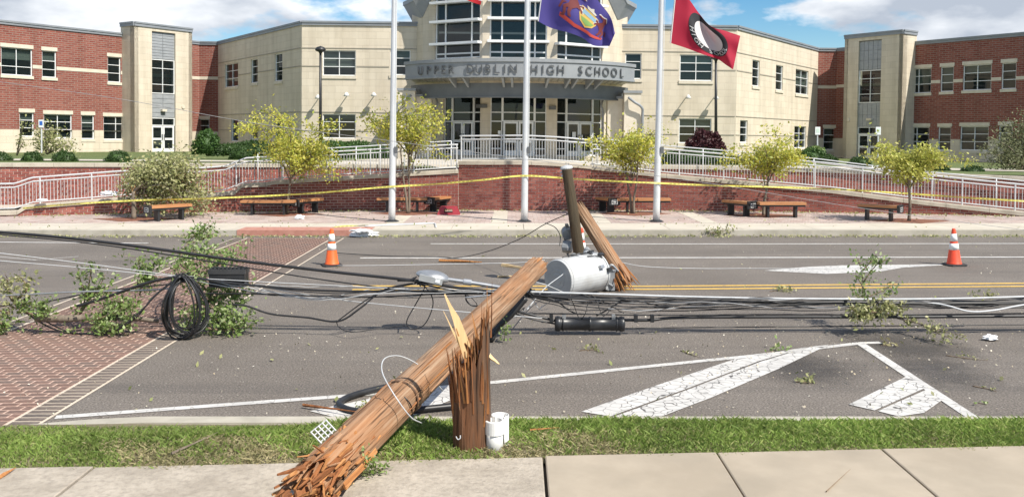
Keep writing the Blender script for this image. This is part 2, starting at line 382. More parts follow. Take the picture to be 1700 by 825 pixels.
marking('island_chevron', [(965, 684), (1013, 692), (1140, 646), (1260, 600), (1340, 577), (1300, 583), (1225, 595), (1100, 637)], 'paint_white', .007)
marking('island_chevron', [(1018, 693), (1072, 702), (1180, 661), (1290, 614), (1376, 573), (1344, 576.5), (1264, 600.5), (1145, 646.5)], 'paint_white', .007)
marking('island_chevron', [(1409, 672), (1452, 682), (1540, 643), (1508, 624)], 'paint_white', .007)
marking('island_chevron', [(1457, 683), (1492, 692), (1534, 686), (1571, 660), (1544, 645)], 'paint_white', .007)
marking('island_chevron', [(514, 683), (596, 703), (690, 690), (755, 662), (755, 641), (660, 653)], 'paint_white', .007)

# near kerb, verge, pavement
def seg(p, q, X): return p[1] + (q[1]-p[1])*(X-p[0])/(q[0]-p[0])
SWE = (gnd(0, 777, .14), gnd(1700, 741, .14))     # pavement edge against the verge
def sw_edge(X): return seg(SWE[0], SWE[1], X)
KF, KB = 7.42, 7.24
m_ = MB()
xs = [-14 + i*.5 for i in range(57)]
for i in range(len(xs)-1):
    def kz(X): return .03 if X < -4.4 else (.03 + .10*min(1, (X+4.4)/1.2))
    a, b_ = xs[i], xs[i+1]
    m_.add([(a, KB, -.1), (b_, KB, -.1), (b_, KF, -.1), (a, KF, -.1), (a, KB, kz(a)), (b_, KB, kz(b_)), (b_, KF-.02, kz(b_)), (a, KF-.02, kz(a))],
           [(4, 5, 6, 7), (3, 7, 6, 2), (0, 1, 5, 4)])
tag(m_.build('near_kerb', MT['curb']), kind='structure')
m_ = MB(); nX = 60; rg = random.Random(3)
ys = 8
for i in range(nX+1):
    X = -12 + 24*i/nX
    for j in range(ys+1):
        y0, y1 = sw_edge(X)-.06, KB
        k = j/ys
        z = .115 + .03*math.sin(PI*k) + rg.uniform(-.006, .006)
        if X < -4: z -= .06*k*min(1, (-4-X))
        m_.v.append((X, y0+(y1-y0)*k, z))
for i in range(nX):
    for j in range(ys):
        a = i*(ys+1)+j; m_.f.append((a, a+ys+1, a+ys+2, a+1))
verge = tag(m_.build('grass_verge', MT['turf_soil'], smooth=True), kind='structure')
# pavement slabs: each one a piece with its own edges
pav = MB(); pav.sheet([(-14, 2, 0), (14, 2, 0), (14, sw_edge(14)-.02, 0), (-14, sw_edge(-14)-.02, 0)], .09)
pav = tag(pav.build('pavement', MT['earth']), kind='structure')
joints = [-12.3, -10.75, -9.2, -7.63, -6.06, -4.49, -2.92, -1.35, .225, 1.49, 2.72, 3.98, 5.24, 6.5, 7.76, 9.02, 10.3]
import bmesh
def chamfer_slab(pts, z0, z1, ch):
    n = len(pts); cx = sum(p[0] for p in pts)/n; cy_ = sum(p[1] for p in pts)/n; m_ = MB()
    ins = [(p[0]+(ch if cx > p[0] else -ch), p[1]+(ch if cy_ > p[1] else -ch)) for p in pts]
    vs = [(p[0], p[1], z0) for p in pts] + [(p[0], p[1], z1-ch*.6) for p in pts] + [(p[0], p[1], z1) for p in ins]
    fs = [(i, (i+1) % n, n+(i+1) % n, n+i) for i in range(n)] + [(n+i, n+(i+1) % n, 2*n+(i+1) % n, 2*n+i) for i in range(n)] + [tuple(range(2*n, 3*n))]
    return m_.add(vs, fs)
rg = random.Random(5)
for i in range(len(joints)-1):
    a, b_ = joints[i]+.007, joints[i+1]-.007
    if abs(joints[i]-.225) < .01: a += .008
    e0, e1 = sw_edge(a)+.0, sw_edge(b_)+.0
    dz = rg.uniform(-.004, .004) + (.006 if a > .2 else 0)
    o = chamfer_slab([(a-.01, 4.9), (b_-.01, 4.9), (b_, e1), (a, e0)], .05, .14+dz, .008).build('slab', MT['concrete_new' if a > .2 else 'concrete_old'], pav)
    o = chamfer_slab([(a-.01, 3.4), (b_-.01, 3.4), (b_-.01, 4.886), (a-.01, 4.886)], .05, .14+dz, .008).build('slab', MT['concrete_new' if a > .2 else 'concrete_old'], pav)

# far kerb and plaza
m_ = MB(); m_.box(-60, 60, RY1, RY1+.17, -.05, .135)
fk = tag(m_.build('far_kerb', MT['curb']), kind='structure')
m_ = MB()
for i in range(-14, 15):
    x0, x1 = i*1.8+.3, i*1.8+2.088
    if x1 < -19 or x0 > 19: continue
    m_.box(x0, x1, RY1+.18, 23.75, .0, .14)
sw = tag(m_.build('far_pavement', MT['concrete_far']), kind='structure')
m_ = MB(); m_.sheet([(-40, 23.76, 0), (40, 23.76, 0), (40, 30, 0), (-40, 30, 0)], .128)
plaza = tag(m_.build('plaza', MT['paver_joint']), kind='structure')
m_ = MB(); m_.box(-40, -18.9, RY1+.18, 23.75, 0, .139); m_.box(18.9, 40, RY1+.18, 23.75, 0, .139)
tag(m_.build('far_pavement', MT['concrete_far']), kind='structure')
m_ = MB(); pl, pw, rg = .24, .12, random.Random(8)
r = 0; y = 23.78
while y < 28.0:
    x = -18 + (r % 2)*pl/2
    while x < 18:
        if y < YW(x)-.05:
            z = .142 + rg.uniform(-.002, .002)
            m_.add([(x, y, .12), (x+pl-.012, y, .12), (x+pl-.012, y+pw-.012, .12), (x, y+pw-.012, .12), (x, y, z), (x+pl-.012, y, z), (x+pl-.012, y+pw-.012, z), (x, y+pw-.012, z)],
                   [(4, 5, 6, 7), (0, 1, 5, 4), (1, 2, 6, 5), (3, 0, 4, 7)])
        x += pl
    y += pw; r += 1
tag(m_.build('paver', MT['paver'], plaza, fix=False), 'pinkish grey brick pavers of the plaza floor', kind='stuff')
# pale concrete bands across the plaza
for xx in (-3.3, -.55, 2.2, 5.0):
    tag(MB().box(xx, xx+.42, 23.77, YW(xx)-.2, .1, .147).build('concrete_band', MT['concrete_far'], plaza))

# brick crosswalk
XL0, XL1, XR1, XR0 = -6.62, -6.30, -4.30, -4.0
YA, YB = 7.44, 21.5
m_ = MB(); m_.sheet([(XL1, YA, 0), (XR1, YA, 0), (XR1, YB, 0), (XL1, YB, 0)], .004)
cw = tag(m_.build('crosswalk', MT['walk_joint']), kind='structure')
e_ = MB()
for a, b_ in ((XL0, XL1), (XR1, XR0)): e_.sheet([(a, YA, 0), (b_, YA, 0), (b_, YB, 0), (a, YB, 0)], .0045)
edge = e_.build('crosswalk_border', MT['walk_line'], cw)
bl, bh, jt = .182, .107, .023
def bmesh_box(sx, sy, sz, name, m):
    q = MB(); q.add([(-sx, -sy, 0), (sx, -sy, 0), (sx, sy, 0), (-sx, sy, 0), (-sx+.003, -sy+.003, sz), (sx-.003, -sy+.003, sz), (sx-.003, sy-.003, sz), (-sx+.003, sy-.003, sz)],
                    [(4, 5, 6, 7), (0, 1, 5, 4), (1, 2, 6, 5), (2, 3, 7, 6), (3, 0, 4, 7)])
    me = q.mesh(name); me.materials.append(m); return me
full = bmesh_box((bl-jt)/2, (bh-jt)/2, .004, 'brick', MT['walk_brick'])
def putbox(stuff, x0, x1, y0, y1, z0, z1):
    stuff.add([(x0, y0, z0), (x1, y0, z0), (x1, y1, z0), (x0, y1, z0), (x0, y0, z1), (x1, y0, z1), (x1, y1, z1), (x0, y1, z1)], [(4, 5, 6, 7), (0, 1, 5, 4), (1, 2, 6, 5), (3, 0, 4, 7)])
stuff = MB(); k = 0; n = 0; y = YA
while y < YB-bh:
    x = XL1 - (k % 2)*bl/2
    while x < XR1:
        x0, x1 = max(x, XL1)+jt/2, min(x+bl, XR1)-jt/2
        if x1-x0 > .03:
            if n < 300 and x1-x0 > bl-jt-.005 and (x0+x1)/2 > -.62*y-.25:
                o = bpy.data.objects.new('brick', full); col.objects.link(o); o.parent = cw; o.location = ((x0+x1)/2, y+bh/2, .004); n += 1
            else: putbox(stuff, x0, x1, y+jt/2, y+bh-jt/2, .004, .008)
        x += bl
    y += bh; k += 1
tag(stuff.build('brick_field', MT['walk_brick'], cw, fix=False), 'dull red bricks of the crosswalk with pinkish joints', kind='stuff')
eb = bmesh_box((XR0-XR1-.06)/2, (bh-jt)/2, .004, 'border_brick', MT['walk_edge'])
stuff = MB(); y = YA; n = 0
while y < YB-bh:
    for a, b_ in ((XL0, XL1), (XR1, XR0)):
        if n < 200 and ((a+b_)/2 > -.6*y):
            o = bpy.data.objects.new('border_brick', eb); col.objects.link(o); o.parent = cw; o.location = ((a+b_)/2, y+bh/2, .0045); n += 1
        else: putbox(stuff, a+.03, b_-.03, y+jt/2, y+bh-jt/2, .0045, .0085)
    y += bh
tag(stuff.build('border_brick_field', MT['walk_edge'], cw, fix=False), 'soldier course bricks edging the crosswalk', kind='stuff')
# dropped red kerb ramp
tag(MB().box(XL0-.1, XR0+.55, RY1-.012, 22.75, -.02, .1415).build('kerb_ramp', mat('ramp_red', (.36, .16, .12), (.44, .22, .17), 6, .9)), kind='structure')

# ---------------------------------------------------------------- terrace behind the walls
def yu(X): return YW(X) + 2.0
m_ = MB(); xs = [-70+i*2 for i in range(71)]; yy = [0, .3, 1, 2.5, 4, 6, 9, 13, 18, 24, 40, 120, 900]
for X in xs:
    Xc_ = max(-18, min(18, X))
    y0 = yu(Xc_)+.1 if abs(X) > 2.3 else YW(X)+.35
    for k in yy: m_.v.append((X, y0+k, zt(X, y0+k)-.02))
nn_ = len(yy)
for i in range(len(xs)-1):
    for j in range(nn_-1): a = i*nn_+j; m_.f.append((a, a+nn_, a+nn_+1, a+1))
tag(m_.build('upper_lawn', MT['lawn'], smooth=True), kind='structure')
def strip(name, f0, f1, xr, mname, dz, n=30):
    m_ = MB()
    for i in range(n+1):
        X = xr[0]+(xr[1]-xr[0])*i/n
        for k in range(5):
            Y = f0(X)+(f1(X)-f0(X))*k/4; m_.v.append((X, Y, zt(X, Y)+dz))
    for i in range(n):
        for k in range(4): a = i*5+k; m_.f.append((a, a+5, a+6, a+1))
    return tag(m_.build(name, MT[mname], smooth=True), kind='structure')
strip('upper_path', lambda X: YW(X)+.3 if abs(X) < 2.6 else yu(X)+.15, lambda X: 52.5, (-7.5, 8.2), 'concrete_far', .0)
strip('upper_drive', lambda X: yu(max(-18, X))+4, lambda X: yu(max(-18, X))+8, (-45, -7.6), 'concrete_far', .0)
strip('upper_drive', lambda X: yu(min(18, X))+3.5, lambda X: yu(min(18, X))+9, (8.3, 45), 'concrete_far', .0)
# ramp floors between the lower and the upper wall
def ztab(tab):
    X = [p[0] for p in tab]; Z = [p[1] for p in tab]
    return lambda x: float(np.interp(x, X, Z))
def captab(pts):
    out = []
    for px, py in pts:
        Y = 27.5
        for _ in range(6): X = (px-850)/F*Y; Y = YW(X)
        p = at(px, py, Y); out.append((p.x, p.z))
    return out
LT = captab([(-60, 352), (35, 349.5), (35.8, 341), (202, 327.5), (341, 321.5), (389.5, 317), (390.3, 306), (452, 302.5), (452.8, 300), (600, 291), (755, 281.5)])
CT = captab([(750, 267.5), (870, 266.5), (924, 269), (990, 275)])
RT = captab([(985, 275.5), (1102, 289), (1250, 302), (1380, 314), (1503, 330), (1600, 341), (1700, 351.5), (1760, 358)])
zL, zC, zR = ztab(LT), ztab(CT), ztab(RT)
XA, XB = -1.66, 2.45
def yC(X):
    u = (X-.4)/2.1
    return YW(X) - .40*max(0, 1-u*u) + (.12 if X < 0 else .12*max(0, 1-X/2.0))
for fn, x0, x1 in ((zL, -17, XA), (zR, XB, 17)):
    m_ = MB(); n = 40
    for i in range(n+1):
        X = x0+(x1-x0)*i/n
        for Y in (YW(X)+.1, yu(X)): m_.v.append((X, Y, max(.13, min(fn(X)-.2, zt(X, Y)-.05))))
    for i in range(n): m_.f.append((2*i, 2*i+2, 2*i+3, 2*i+1))
    tag(m_.build('ramp', MT['concrete_far']), kind='structure')

def brickwall(name, label, yfn, x0, x1, z0, zcap, zlow=None, nparts=300, capt=.12, seed=1, capw=.36, cat='wall'):
    """each brick its own piece; the far ones joined"""
    base = Vector(((x0+x1)/2, yfn((x0+x1)/2), z0)); root = empty(name, base, label, cat)
    bl, bh, jt, pr = .225, .084, .017, .012
    n = 400; P = [(x0+(x1-x0)*i/n, yfn(x0+(x1-x0)*i/n)) for i in range(n+1)]
    S = [0]
    for i in range(n): S.append(S[-1]+math.hypot(P[i+1][0]-P[i][0], P[i+1][1]-P[i][1]))
    px_, py_ = [p[0] for p in P], [p[1] for p in P]; Ltot = S[-1]
    bl = Ltot/round(Ltot/bl)
    pos = lambda s: (float(np.interp(s, S, px_)), float(np.interp(s, S, py_)))
    def frame(s):
        a, b_ = pos(max(0, s-.05)), pos(min(Ltot, s+.05)); d = Vector((b_[0]-a[0], b_[1]-a[1], 0)).normalized()
        return d, Vector((d.y, -d.x, 0))
    core = MB(); q = int(Ltot/.2)+1
    for i in range(q+1):
        s = Ltot*i/q; x, y = pos(s); d, nn = frame(s); top = zcap(x)-capt*.5
        c = Vector((x, y, 0))
        core.v += [tuple(c-nn*pr+Vector((0, 0, z0-.1))), tuple(c-nn*pr+Vector((0, 0, top))), tuple(c-nn*.3+Vector((0, 0, top))), tuple(c-nn*.3+Vector((0, 0, z0-.1)))]
    for i in range(q):
        for k in range(4): a = i*4+k; b_ = i*4+(k+1) % 4; core.f.append((a, a+4, b_+4, b_))
    core.f += [(0, 1, 2, 3), (q*4+3, q*4+2, q*4+1, q*4)]
    core.build('mortar_core', MT['mortar'], root)
    me = MB().box(-(bl-jt)/2, (bl-jt)/2, -.0, .09, 0, bh-jt).mesh('brick'); me.materials.append(MT['wall_brick'])
    L_ = []; stuff = MB(); k = 0; z = z0
    zmax = max(zcap(p[0]) for p in P)
    while z < zmax:
        s = (k % 2)*bl/2
        if k % 2:
            for se in (bl/4, Ltot-bl/4+.004):
                x, y = pos(se); top = zcap(x)-capt*.6
                if z < top-.02:
                    d, nn = frame(se); M = Matrix(((d.x, -nn.x, 0, x), (d.y, -nn.y, 0, y), (0, 0, 1, z), (0, 0, 0, 1)))
                    stuff.box(-bl/4+.002, bl/4-jt/2, 0, .2, 0, min(bh-jt, top-z), M=M)
        while s+bl < Ltot+.01:
            sm = s+bl/2; x, y = pos(sm); top = zcap(x)-capt*.6
            if z < top-.02 and (zlow is None or z+bh > zlow(x)):
                h = min(bh-jt, top-z); d, nn = frame(sm)
                L_.append((math.hypot(x, y), x, y, z, h, d, nn))
            s += bl
        z += bh; k += 1
    L_.sort(key=lambda a: a[0]); c = 0; rg = random.Random(seed)
    for (_, x, y, z, h, d, nn) in L_:
        if c < nparts and h > bh-jt-.001 and abs(x) < .58*y:
            o = bpy.data.objects.new('brick', me); col.objects.link(o); o.parent = root
            o.location = Vector((x, y, z))+nn*rg.uniform(-.002, .003)-base; o.rotation_euler = (0, 0, math.atan2(d.y, d.x)); c += 1
        else:
            M = Matrix(((d.x, -nn.x, 0, x), (d.y, -nn.y, 0, y), (0, 0, 1, z), (0, 0, 0, 1)))
            stuff.box(-(bl-jt)/2, (bl-jt)/2, rg.uniform(-.003, .002), .06, 0, h, M=M)
    if stuff.v: tag(stuff.build('brick_field', MT['wall_brick'], root, fix=False), kind='stuff')
    # cap stones
    s = 0; cl = 1.15
    while s < Ltot-.05:
        e = min(s+cl, Ltot); cs = MB(); mm = 5
        for i in range(mm+1):
            si = s+.004+(e-s-.008)*i/mm; x, y = pos(si); d, nn = frame(si); zz = zcap(x); c0 = Vector((x, y, 0))
            cs.v += [tuple(c0+nn*.045+Vector((0, 0, zz-capt))), tuple(c0+nn*.045+Vector((0, 0, zz-.012))), tuple(c0+nn*.033+Vector((0, 0, zz))), tuple(c0-nn*(capw-.04)+Vector((0, 0, zz))), tuple(c0-nn*(capw-.04)+Vector((0, 0, zz-capt)))]
        for i in range(mm):
            for k in range(5): a = i*5+k; b_ = i*5+(k+1) % 5; cs.f.append((a, a+5, b_+5, b_))
        cs.f += [tuple(range(5)), tuple(mm*5+i for i in reversed(range(5)))]
        cs.build('cap_stone', MT['cap_stone'], root); s = e
    return root
brickwall('retaining_wall', 'long red brick retaining wall with stepped stone cap, left of the middle bay', YW, -16.4, XA, .14, zL, seed=2)
brickwall('retaining_wall', 'bowed red brick wall bay in the middle, behind the centre flagpole', yC, XA, XB, .14, zC, seed=3)
brickwall('retaining_wall', 'red brick retaining wall sloping down to the right with stone cap', YW, XB+.005, 16.6, .14, zR, seed=4)
brickwall('terrace_wall', 'upper red brick wall behind the railing on the left ramp', yu, -18.5, -1.9, .35, lambda X: zt(X, 29)+.03, lambda X: zL(X)-.5, nparts=200, seed=5)
brickwall('terrace_wall', 'upper red brick wall behind the railing on the right ramp', yu, 2.6, 18.5, .1, lambda X: zt(X, 29)+.10-max(0, (X-8))*.02, lambda X: zR(X)-.5, nparts=200, seed=6)

def railing(label, yfn, x0, x1, zfn, post=1.33, pick=.088, hgt=.77):
    base = Vector(((x0+x1)/2, yfn((x0+x1)/2)+.14, zfn((x0+x1)/2))); root = empty('railing', base, label, 'railing', 'railings along the ramps')
    n = int((x1-x0)/.12); P = [Vector((x0+(x1-x0)*i/n, 0, 0)) for i in range(n+1)]
    def zs(X, w=.22): return sum(zfn(min(max(X+d, x0), x1)) for d in (-w, -w/2, 0, w/2, w))/5
    for p in P: p.y = yfn(p.x)+.14; p.z = zs(p.x)
    up = lambda h: [p+Vector((0, 0, h)) for p in P]
    MB().tube(up(hgt), .024, 8).build('top_rail', MT['rail'], root, True)
    MB().tube(up(hgt-.11), .020, 8).build('upper_rail', MT['rail'], root, True)
    MB().tube(up(.06), .018, 6).build('lower_rail', MT['rail'], root, True)
    pm = MB().tube([(0, 0, -.03), (0, 0, hgt)], .023, 8).mesh('post'); pm.materials.append(MT['rail'])
    km = MB().tube([(0, 0, .06), (0, 0, hgt-.11)], .0085, 5).mesh('picket'); km.materials.append(MT['rail'])
    X = x0+.05
    while X < x1:
        o = bpy.data.objects.new('post', pm); col.objects.link(o); o.parent = root; o.location = Vector((X, yfn(X)+.14, zs(X)))-base
        k = X+pick
        while k < min(X+post-pick*.5, x1):
            o = bpy.data.objects.new('picket', km); col.objects.link(o); o.parent = root; o.location = Vector((k, yfn(k)+.14, zs(k)))-base; k += pick
        X += post
    return root
railing('pale metal railing with pickets on the left brick ramp wall', YW, -16.4, XA-.02, zL)
railing('pale metal railing on the bowed middle wall before the entrance', yC, XA+.03, XB-.1, zC, post=1.98)
railing('pale metal railing with pickets on the right brick ramp wall', YW, XB+.0, 16.6, zR)
# handrail at the back of the right ramp and left ramp
for lab, x0, x1, zf in (('plain two-bar handrail along the back edge of the right ramp', 2.8, 16.5, zR), ('plain two-bar handrail along the back edge of the left ramp', -8.2, -2.0, zL)):
    base = Vector((x0, yu(x0)-.15, zf(x0))); root = empty('handrail', base, lab, 'railing')
    n = 40; P = [Vector((x0+(x1-x0)*i/n, yu(x0+(x1-x0)*i/n)-.15, min(zf(x0+(x1-x0)*i/n)-.1, 2)+.0)) for i in range(n+1)]
    for h in (.86, .98): MB().tube([p+Vector((0, 0, h)) for p in P], .019, 6).build('rail', MT['rail'], root, True)
    for i in range(0, n+1, 5): MB().tube([P[i], P[i]+Vector((0, 0, .98))], .019, 6).build('post', MT['rail'], root, True)
# ================================================================ the school building
XC = .4; ZB, ZTOP, ZTW = 1.0, 9.0, 9.67
school = empty('school_building', (0, 0, 0), 'two-storey school of buff block and red brick with a curved canopied entrance', 'building')
school.rotation_euler = (0, TH, 0); school.location = (-CAMH*math.sin(TH), 0, CAMH*(1-math.cos(TH))); BASE[school.name] = Vector((0, 0, 0))
class Wall:
    def __init__(s, A, B):
        s.A = Vector((A[0], A[1], 0)); d = Vector((B[0]-A[0], B[1]-A[1], 0)); s.L = d.length; s.d = d.normalized(); s.n = Vector((s.d.y, -s.d.x, 0))
    def pt(s, u, dep, z): return s.A + s.d*u - s.n*dep + Vector((0, 0, z))
    def uz(s, px, py):
        px, py = unroll(px, py); r = ray(px, py)
        t = (s.A.dot(s.n))/(r.dot(s.n)); p = r*t
        return (p-s.A).dot(s.d), CAMH + r.z*t
    def rect(s, x0, y0, x1, y1):
        u0 = s.uz(x0, (y0+y1)/2)[0]; u1 = s.uz(x1, (y0+y1)/2)[0]; xm = (x0+x1)/2
        return u0, s.uz(xm, y1)[1], u1, s.uz(xm, y0)[1]
def wallmesh(w, z0, z1, holes, thick, name, m, d0=0.0, parent=None, u0=0, u1=None):
    u1 = w.L if u1 is None else u1
    H_ = [(max(a, u0), max(b, z0), min(c, u1), min(d, z1)) for a, b, c, d in holes]
    H_ = [h for h in H_ if h[2]-h[0] > .01 and h[3]-h[1] > .01]
    us = sorted({u0, u1} | {h[0] for h in H_} | {h[2] for h in H_}); zs = sorted({z0, z1} | {h[1] for h in H_} | {h[3] for h in H_})
    mb = MB(); uvs = []
    def q(p, fl): 
        b = len(mb.v); mb.v += [tuple(w.pt(*a)) for a in p]; mb.f.append((b, b+1, b+2, b+3))
        for a in p: uvs.append((a[0]+(a[1] if fl else 0), a[2]))
    for i in range(len(us)-1):
        for j in range(len(zs)-1):
            a, b, c, d = us[i], us[i+1], zs[j], zs[j+1]; mu, mz = (a+b)/2, (c+d)/2
            if any(h[0] < mu < h[2] and h[1] < mz < h[3] for h in H_): continue
            q([(a, d0, c), (b, d0, c), (b, d0, d), (a, d0, d)], 0)
            q([(b, thick, c), (a, thick, c), (a, thick, d), (b, thick, d)], 0)
    for a, b, c, d in H_ + [(u0, z0, u1, z1)]:
        q([(a, d0, b), (a, thick, b), (a, thick, d), (a, d0, d)], 1); q([(c, d0, b), (c, thick, b), (c, thick, d), (c, d0, d)], 1)
        q([(a, d0, d), (c, d0, d), (c, thick, d), (a, thick, d)], 0); q([(a, d0, b), (c, d0, b), (c, thick, b), (a, thick, b)], 0)
    me = mb.mesh(name); uvl = me.uv_layers.new(name='wall')
    uvl.data.foreach_set('uv', np.array(uvs, dtype=np.float32).ravel())
    return link(name, me, m, parent or school)
def wbox(mb, w, u0, u1, d0, d1, z0, z1): return mb.box(u0, u1, d0, d1, z0, z1, fn=lambda a, b, c: w.pt(a, b, c))
def bars(w, r, cols, rows, dep, fw=.055, mw=.04, dd=.07):
    u0, z0, u1, z1 = r; mb = MB()
    wbox(mb, w, u0, u0+fw, dep-dd, dep, z0, z1); wbox(mb, w, u1-fw, u1, dep-dd, dep, z0, z1)
    wbox(mb, w, u0+fw, u1-fw, dep-dd, dep, z0, z0+fw); wbox(mb, w, u0+fw, u1-fw, dep-dd, dep, z1-fw, z1)
    for c in cols: x = u0+(u1-u0)*c; wbox(mb, w, x-mw/2, x+mw/2, dep-dd+.006, dep, z0+fw, z1-fw)
    for c in rows: z = z0+(z1-z0)*c; wbox(mb, w, u0+fw, u1-fw, dep-dd+.012, dep, z-mw/2, z+mw/2)
    return mb
def window(w, r, cols=(), rows=(), dep=.14, sill=True, lintel=False, blind=0, frame='white_frame', nm='window', fw=.055, mw=.04, lab=None):
    u0, z0, u1, z1 = r
    g = MB(); g.add([w.pt(u0, dep, z0), w.pt(u1, dep, z0), w.pt(u1, dep, z1), w.pt(u0, dep, z1)], [(0, 1, 2, 3)])
    o = g.build(nm, MT['glass'], school, fix=False)
    if lab: o['label'] = lab
    bars(w, r, cols, rows, dep, fw, mw).build('frame', MT[frame], o)
    if sill: wbox(MB(), w, u0-.06, u1+.06, -.06, dep-.075, z0-.19, z0-.002).build('sill', MT['cream_stone'], o)
    if lintel: wbox(MB(), w, u0-.06, u1+.06, -.035, dep-.075, z1+.002, z1+.24).build('lintel', MT['cream_stone'], o)
    if blind:
        b = MB(); b.add([w.pt(u0+.03, dep+.1, z1-(z1-z0)*blind), w.pt(u1-.03, dep+.1, z1-(z1-z0)*blind), w.pt(u1-.03, dep+.1, z1), w.pt(u0+.03, dep+.1, z1)], [(0, 1, 2, 3)])
        b.build('blind', MT['blind'], o, fix=False)
    return o
def door(w, u0, u1, z0, z1, dep=.14, hinge=1, mid=.45, bottom=.28):
    mb = MB(); st = .11; dd = .07
    wbox(mb, w, u0, u0+st, dep-dd, dep-.004, z0, z1); wbox(mb, w, u1-st, u1, dep-dd, dep-.004, z0, z1)
    wbox(mb, w, u0+st, u1-st, dep-dd, dep-.004, z0, z0+bottom); wbox(mb, w, u0+st, u1-st, dep-dd, dep-.004, z1-st, z1)
    zm = z0+(z1-z0)*mid; wbox(mb, w, u0+st, u1-st, dep-dd+.004, dep-.004, zm-.07, zm+.07)
    o = mb.build('door', MT['white_frame'], school)
    g = MB(); g.add([w.pt(u0+st, dep-.03, z0+bottom), w.pt(u1-st, dep-.03, z0+bottom), w.pt(u1-st, dep-.03, z1-st), w.pt(u0+st, dep-.03, z1-st)], [(0, 1, 2, 3)]); g.build('pane', MT['glass'], o, fix=False)
    uh = u1-st*.6 if hinge > 0 else u0+st*.6
    h = MB(); wbox(h, w, uh-.02, uh+.02, dep-dd-.06, dep-dd-.03, z0+.85, z0+1.25); wbox(h, w, uh-.015, uh+.015, dep-dd-.03, dep-dd, z0+.87, z0+.9); wbox(h, w, uh-.015, uh+.015, dep-dd-.03, dep-dd, z0+1.2, z0+1.23)
    h.build('handle', MT['dark_frame'], o)
def coping(w, zt_, u0=None, u1=None, h=.30, over=.07, name='coping', m='coping_metal'):
    u0 = -.0 if u0 is None else u0; u1 = w.L if u1 is None else u1
    mb = MB(); wbox(mb, w, u0, u1, -over, .42, zt_-.02, zt_+h); wbox(mb, w, u0, u1, -over-.04, -over+.01, zt_+h-.09, zt_+h+.02)
    mb.build(name, MT[m], school)
def groove(w, z, holes, u0=0, u1=None, h=.05):
    """shadow-line string course: a thin projecting ledge"""
    u1 = w.L if u1 is None else u1
    cuts = sorted([(a, c) for a, b, c, d in holes if b-.25 < z < d+.05]); x = u0; mb = MB()
    for a, c in cuts+[(u1, u1)]:
        if a-.07 > x:
          mb = MB(); wbox(mb, w, x, a-.07, -.028, .02, z-h/2, z+h/2)
          mb.build('string_course', mat('course_grey', (.30, .27, .22), (.36, .33, .27), 2, .8) if 'course_grey' not in MT else MT['course_grey'], school)
        x = max(x, c+.07)

S = lambda x: (XC+x[0], x[1])
FL = Wall(S((-13.2, 55)), S((-5.9, 55))); FR = Wall(S((5.9, 55)), S((13.2, 55)))
OL = Wall(S((-22.5, 68)), S((-13.2, 55))); OR = Wall(S((13.2, 55)), S((22.5, 68)))
CL = Wall(S((-24.6, 68)), S((-22.5, 68))); CR = Wall(S((22.5, 68)), S((24.6, 68)))
WL = Wall(S((-37.2, 48.5)), S((-23.6, 68.45))); WR = Wall(S((23.6, 68.45)), S((37.2, 48.5)))
n_l = Vector((.826, -.564)); n_r = Vector((-.826, -.564))
TL = Wall(S((-26.25, 61.95)), S((-23.65, 65.75))); TR = Wall(S((23.65, 65.75)), S((26.25, 61.95)))
G3 = (.36, .68)
spec = {
 'FL': (FL, [((535.5, 84, 590.5, 126), (.5,), G3, 0), ((535.5, 189.6, 590.5, 230), (.5,), G3, 0), ((648, 83.6, 681.4, 125), (), G3, 0), ((648, 191, 681.4, 232), (), G3, 0)]),
 'FR': (FR, [((1038, 89, 1065, 131.4), (), G3, 0), ((1128.5, 91, 1183, 134.5), (.5,), G3, 0), ((1127, 197, 1181, 238), (.5,), G3, 0), ((1050, 194, 1064, 236), (), G3, 0)]),
 'OL': (OL, [((373.5, 105.5, 395.3, 144.7), (.5,), G3, 0), ((416.7, 98.2, 428, 138), (), G3, .0), ((456, 89, 468.8, 135), (), G3, 0), ((384, 198, 395.3, 234.7), (), G3, 0), ((416.7, 195, 428, 231.5), (), G3, 0), ((456, 192, 468.8, 230), (), G3, 0)]),
 'OR': (OR, [((1249, 100.4, 1261, 143.5), (), G3, 0), ((1288, 109, 1299.8, 150), (), G3, 0), ((1320.8, 116.6, 1342, 157), (.5,), G3, 0), ((1228.5, 200, 1241, 237), (), G3, 0), ((1318.6, 210, 1338, 246), (.5,), G3, 0)]),
 'CL': (CL, [((326, 198, 347.5, 232), (), G3, 0)]), 'CR': (CR, [((1367, 213, 1388, 249), (), G3, 0)]),
 'WL': (WL, [((2, 80, 54, 125.5), (.5,), (.32,), .42), ((70, 85, 93.7, 129), (), (.3, .62), .35), ((179, 95, 200.5, 137), (), G3, 0),
             ((32.7, 187, 56.5, 227), (), G3, .3), ((73, 190, 119.7, 229.6), (.5,), G3, .2), ((135.5, 191.5, 156.5, 231), (), G3, .5), ((172, 193.7, 214, 232), (.5,), G3, 0), ((-70, 76, -12, 122), (.5,), G3, .4), ((-60, 183, -8, 226), (.5,), G3, 0)]),
 'WR': (WR, [((1503.6, 114, 1545.8, 155), (.5,), G3, 0), ((1561.5, 111, 1583, 152.5), (), G3, 0), ((1598.7, 107.6, 1645.8, 150), (.5,), G3, 0), ((1662.8, 104.5, 1687, 148), (), G3, 0),
             ((1500, 211, 1542.6, 249), (.5,), G3, 0), ((1557.4, 211, 1578.5, 250), (), G3, 0), ((1594, 210, 1641, 250), (.5,), G3, .0), ((1658, 208.5, 1681, 247), (), G3, 0), ((1710, 100, 1765, 146), (.5,), G3, 0), ((1712, 207, 1765, 248), (.5,), G3, 0)]),
}
ZBASE = 2.5
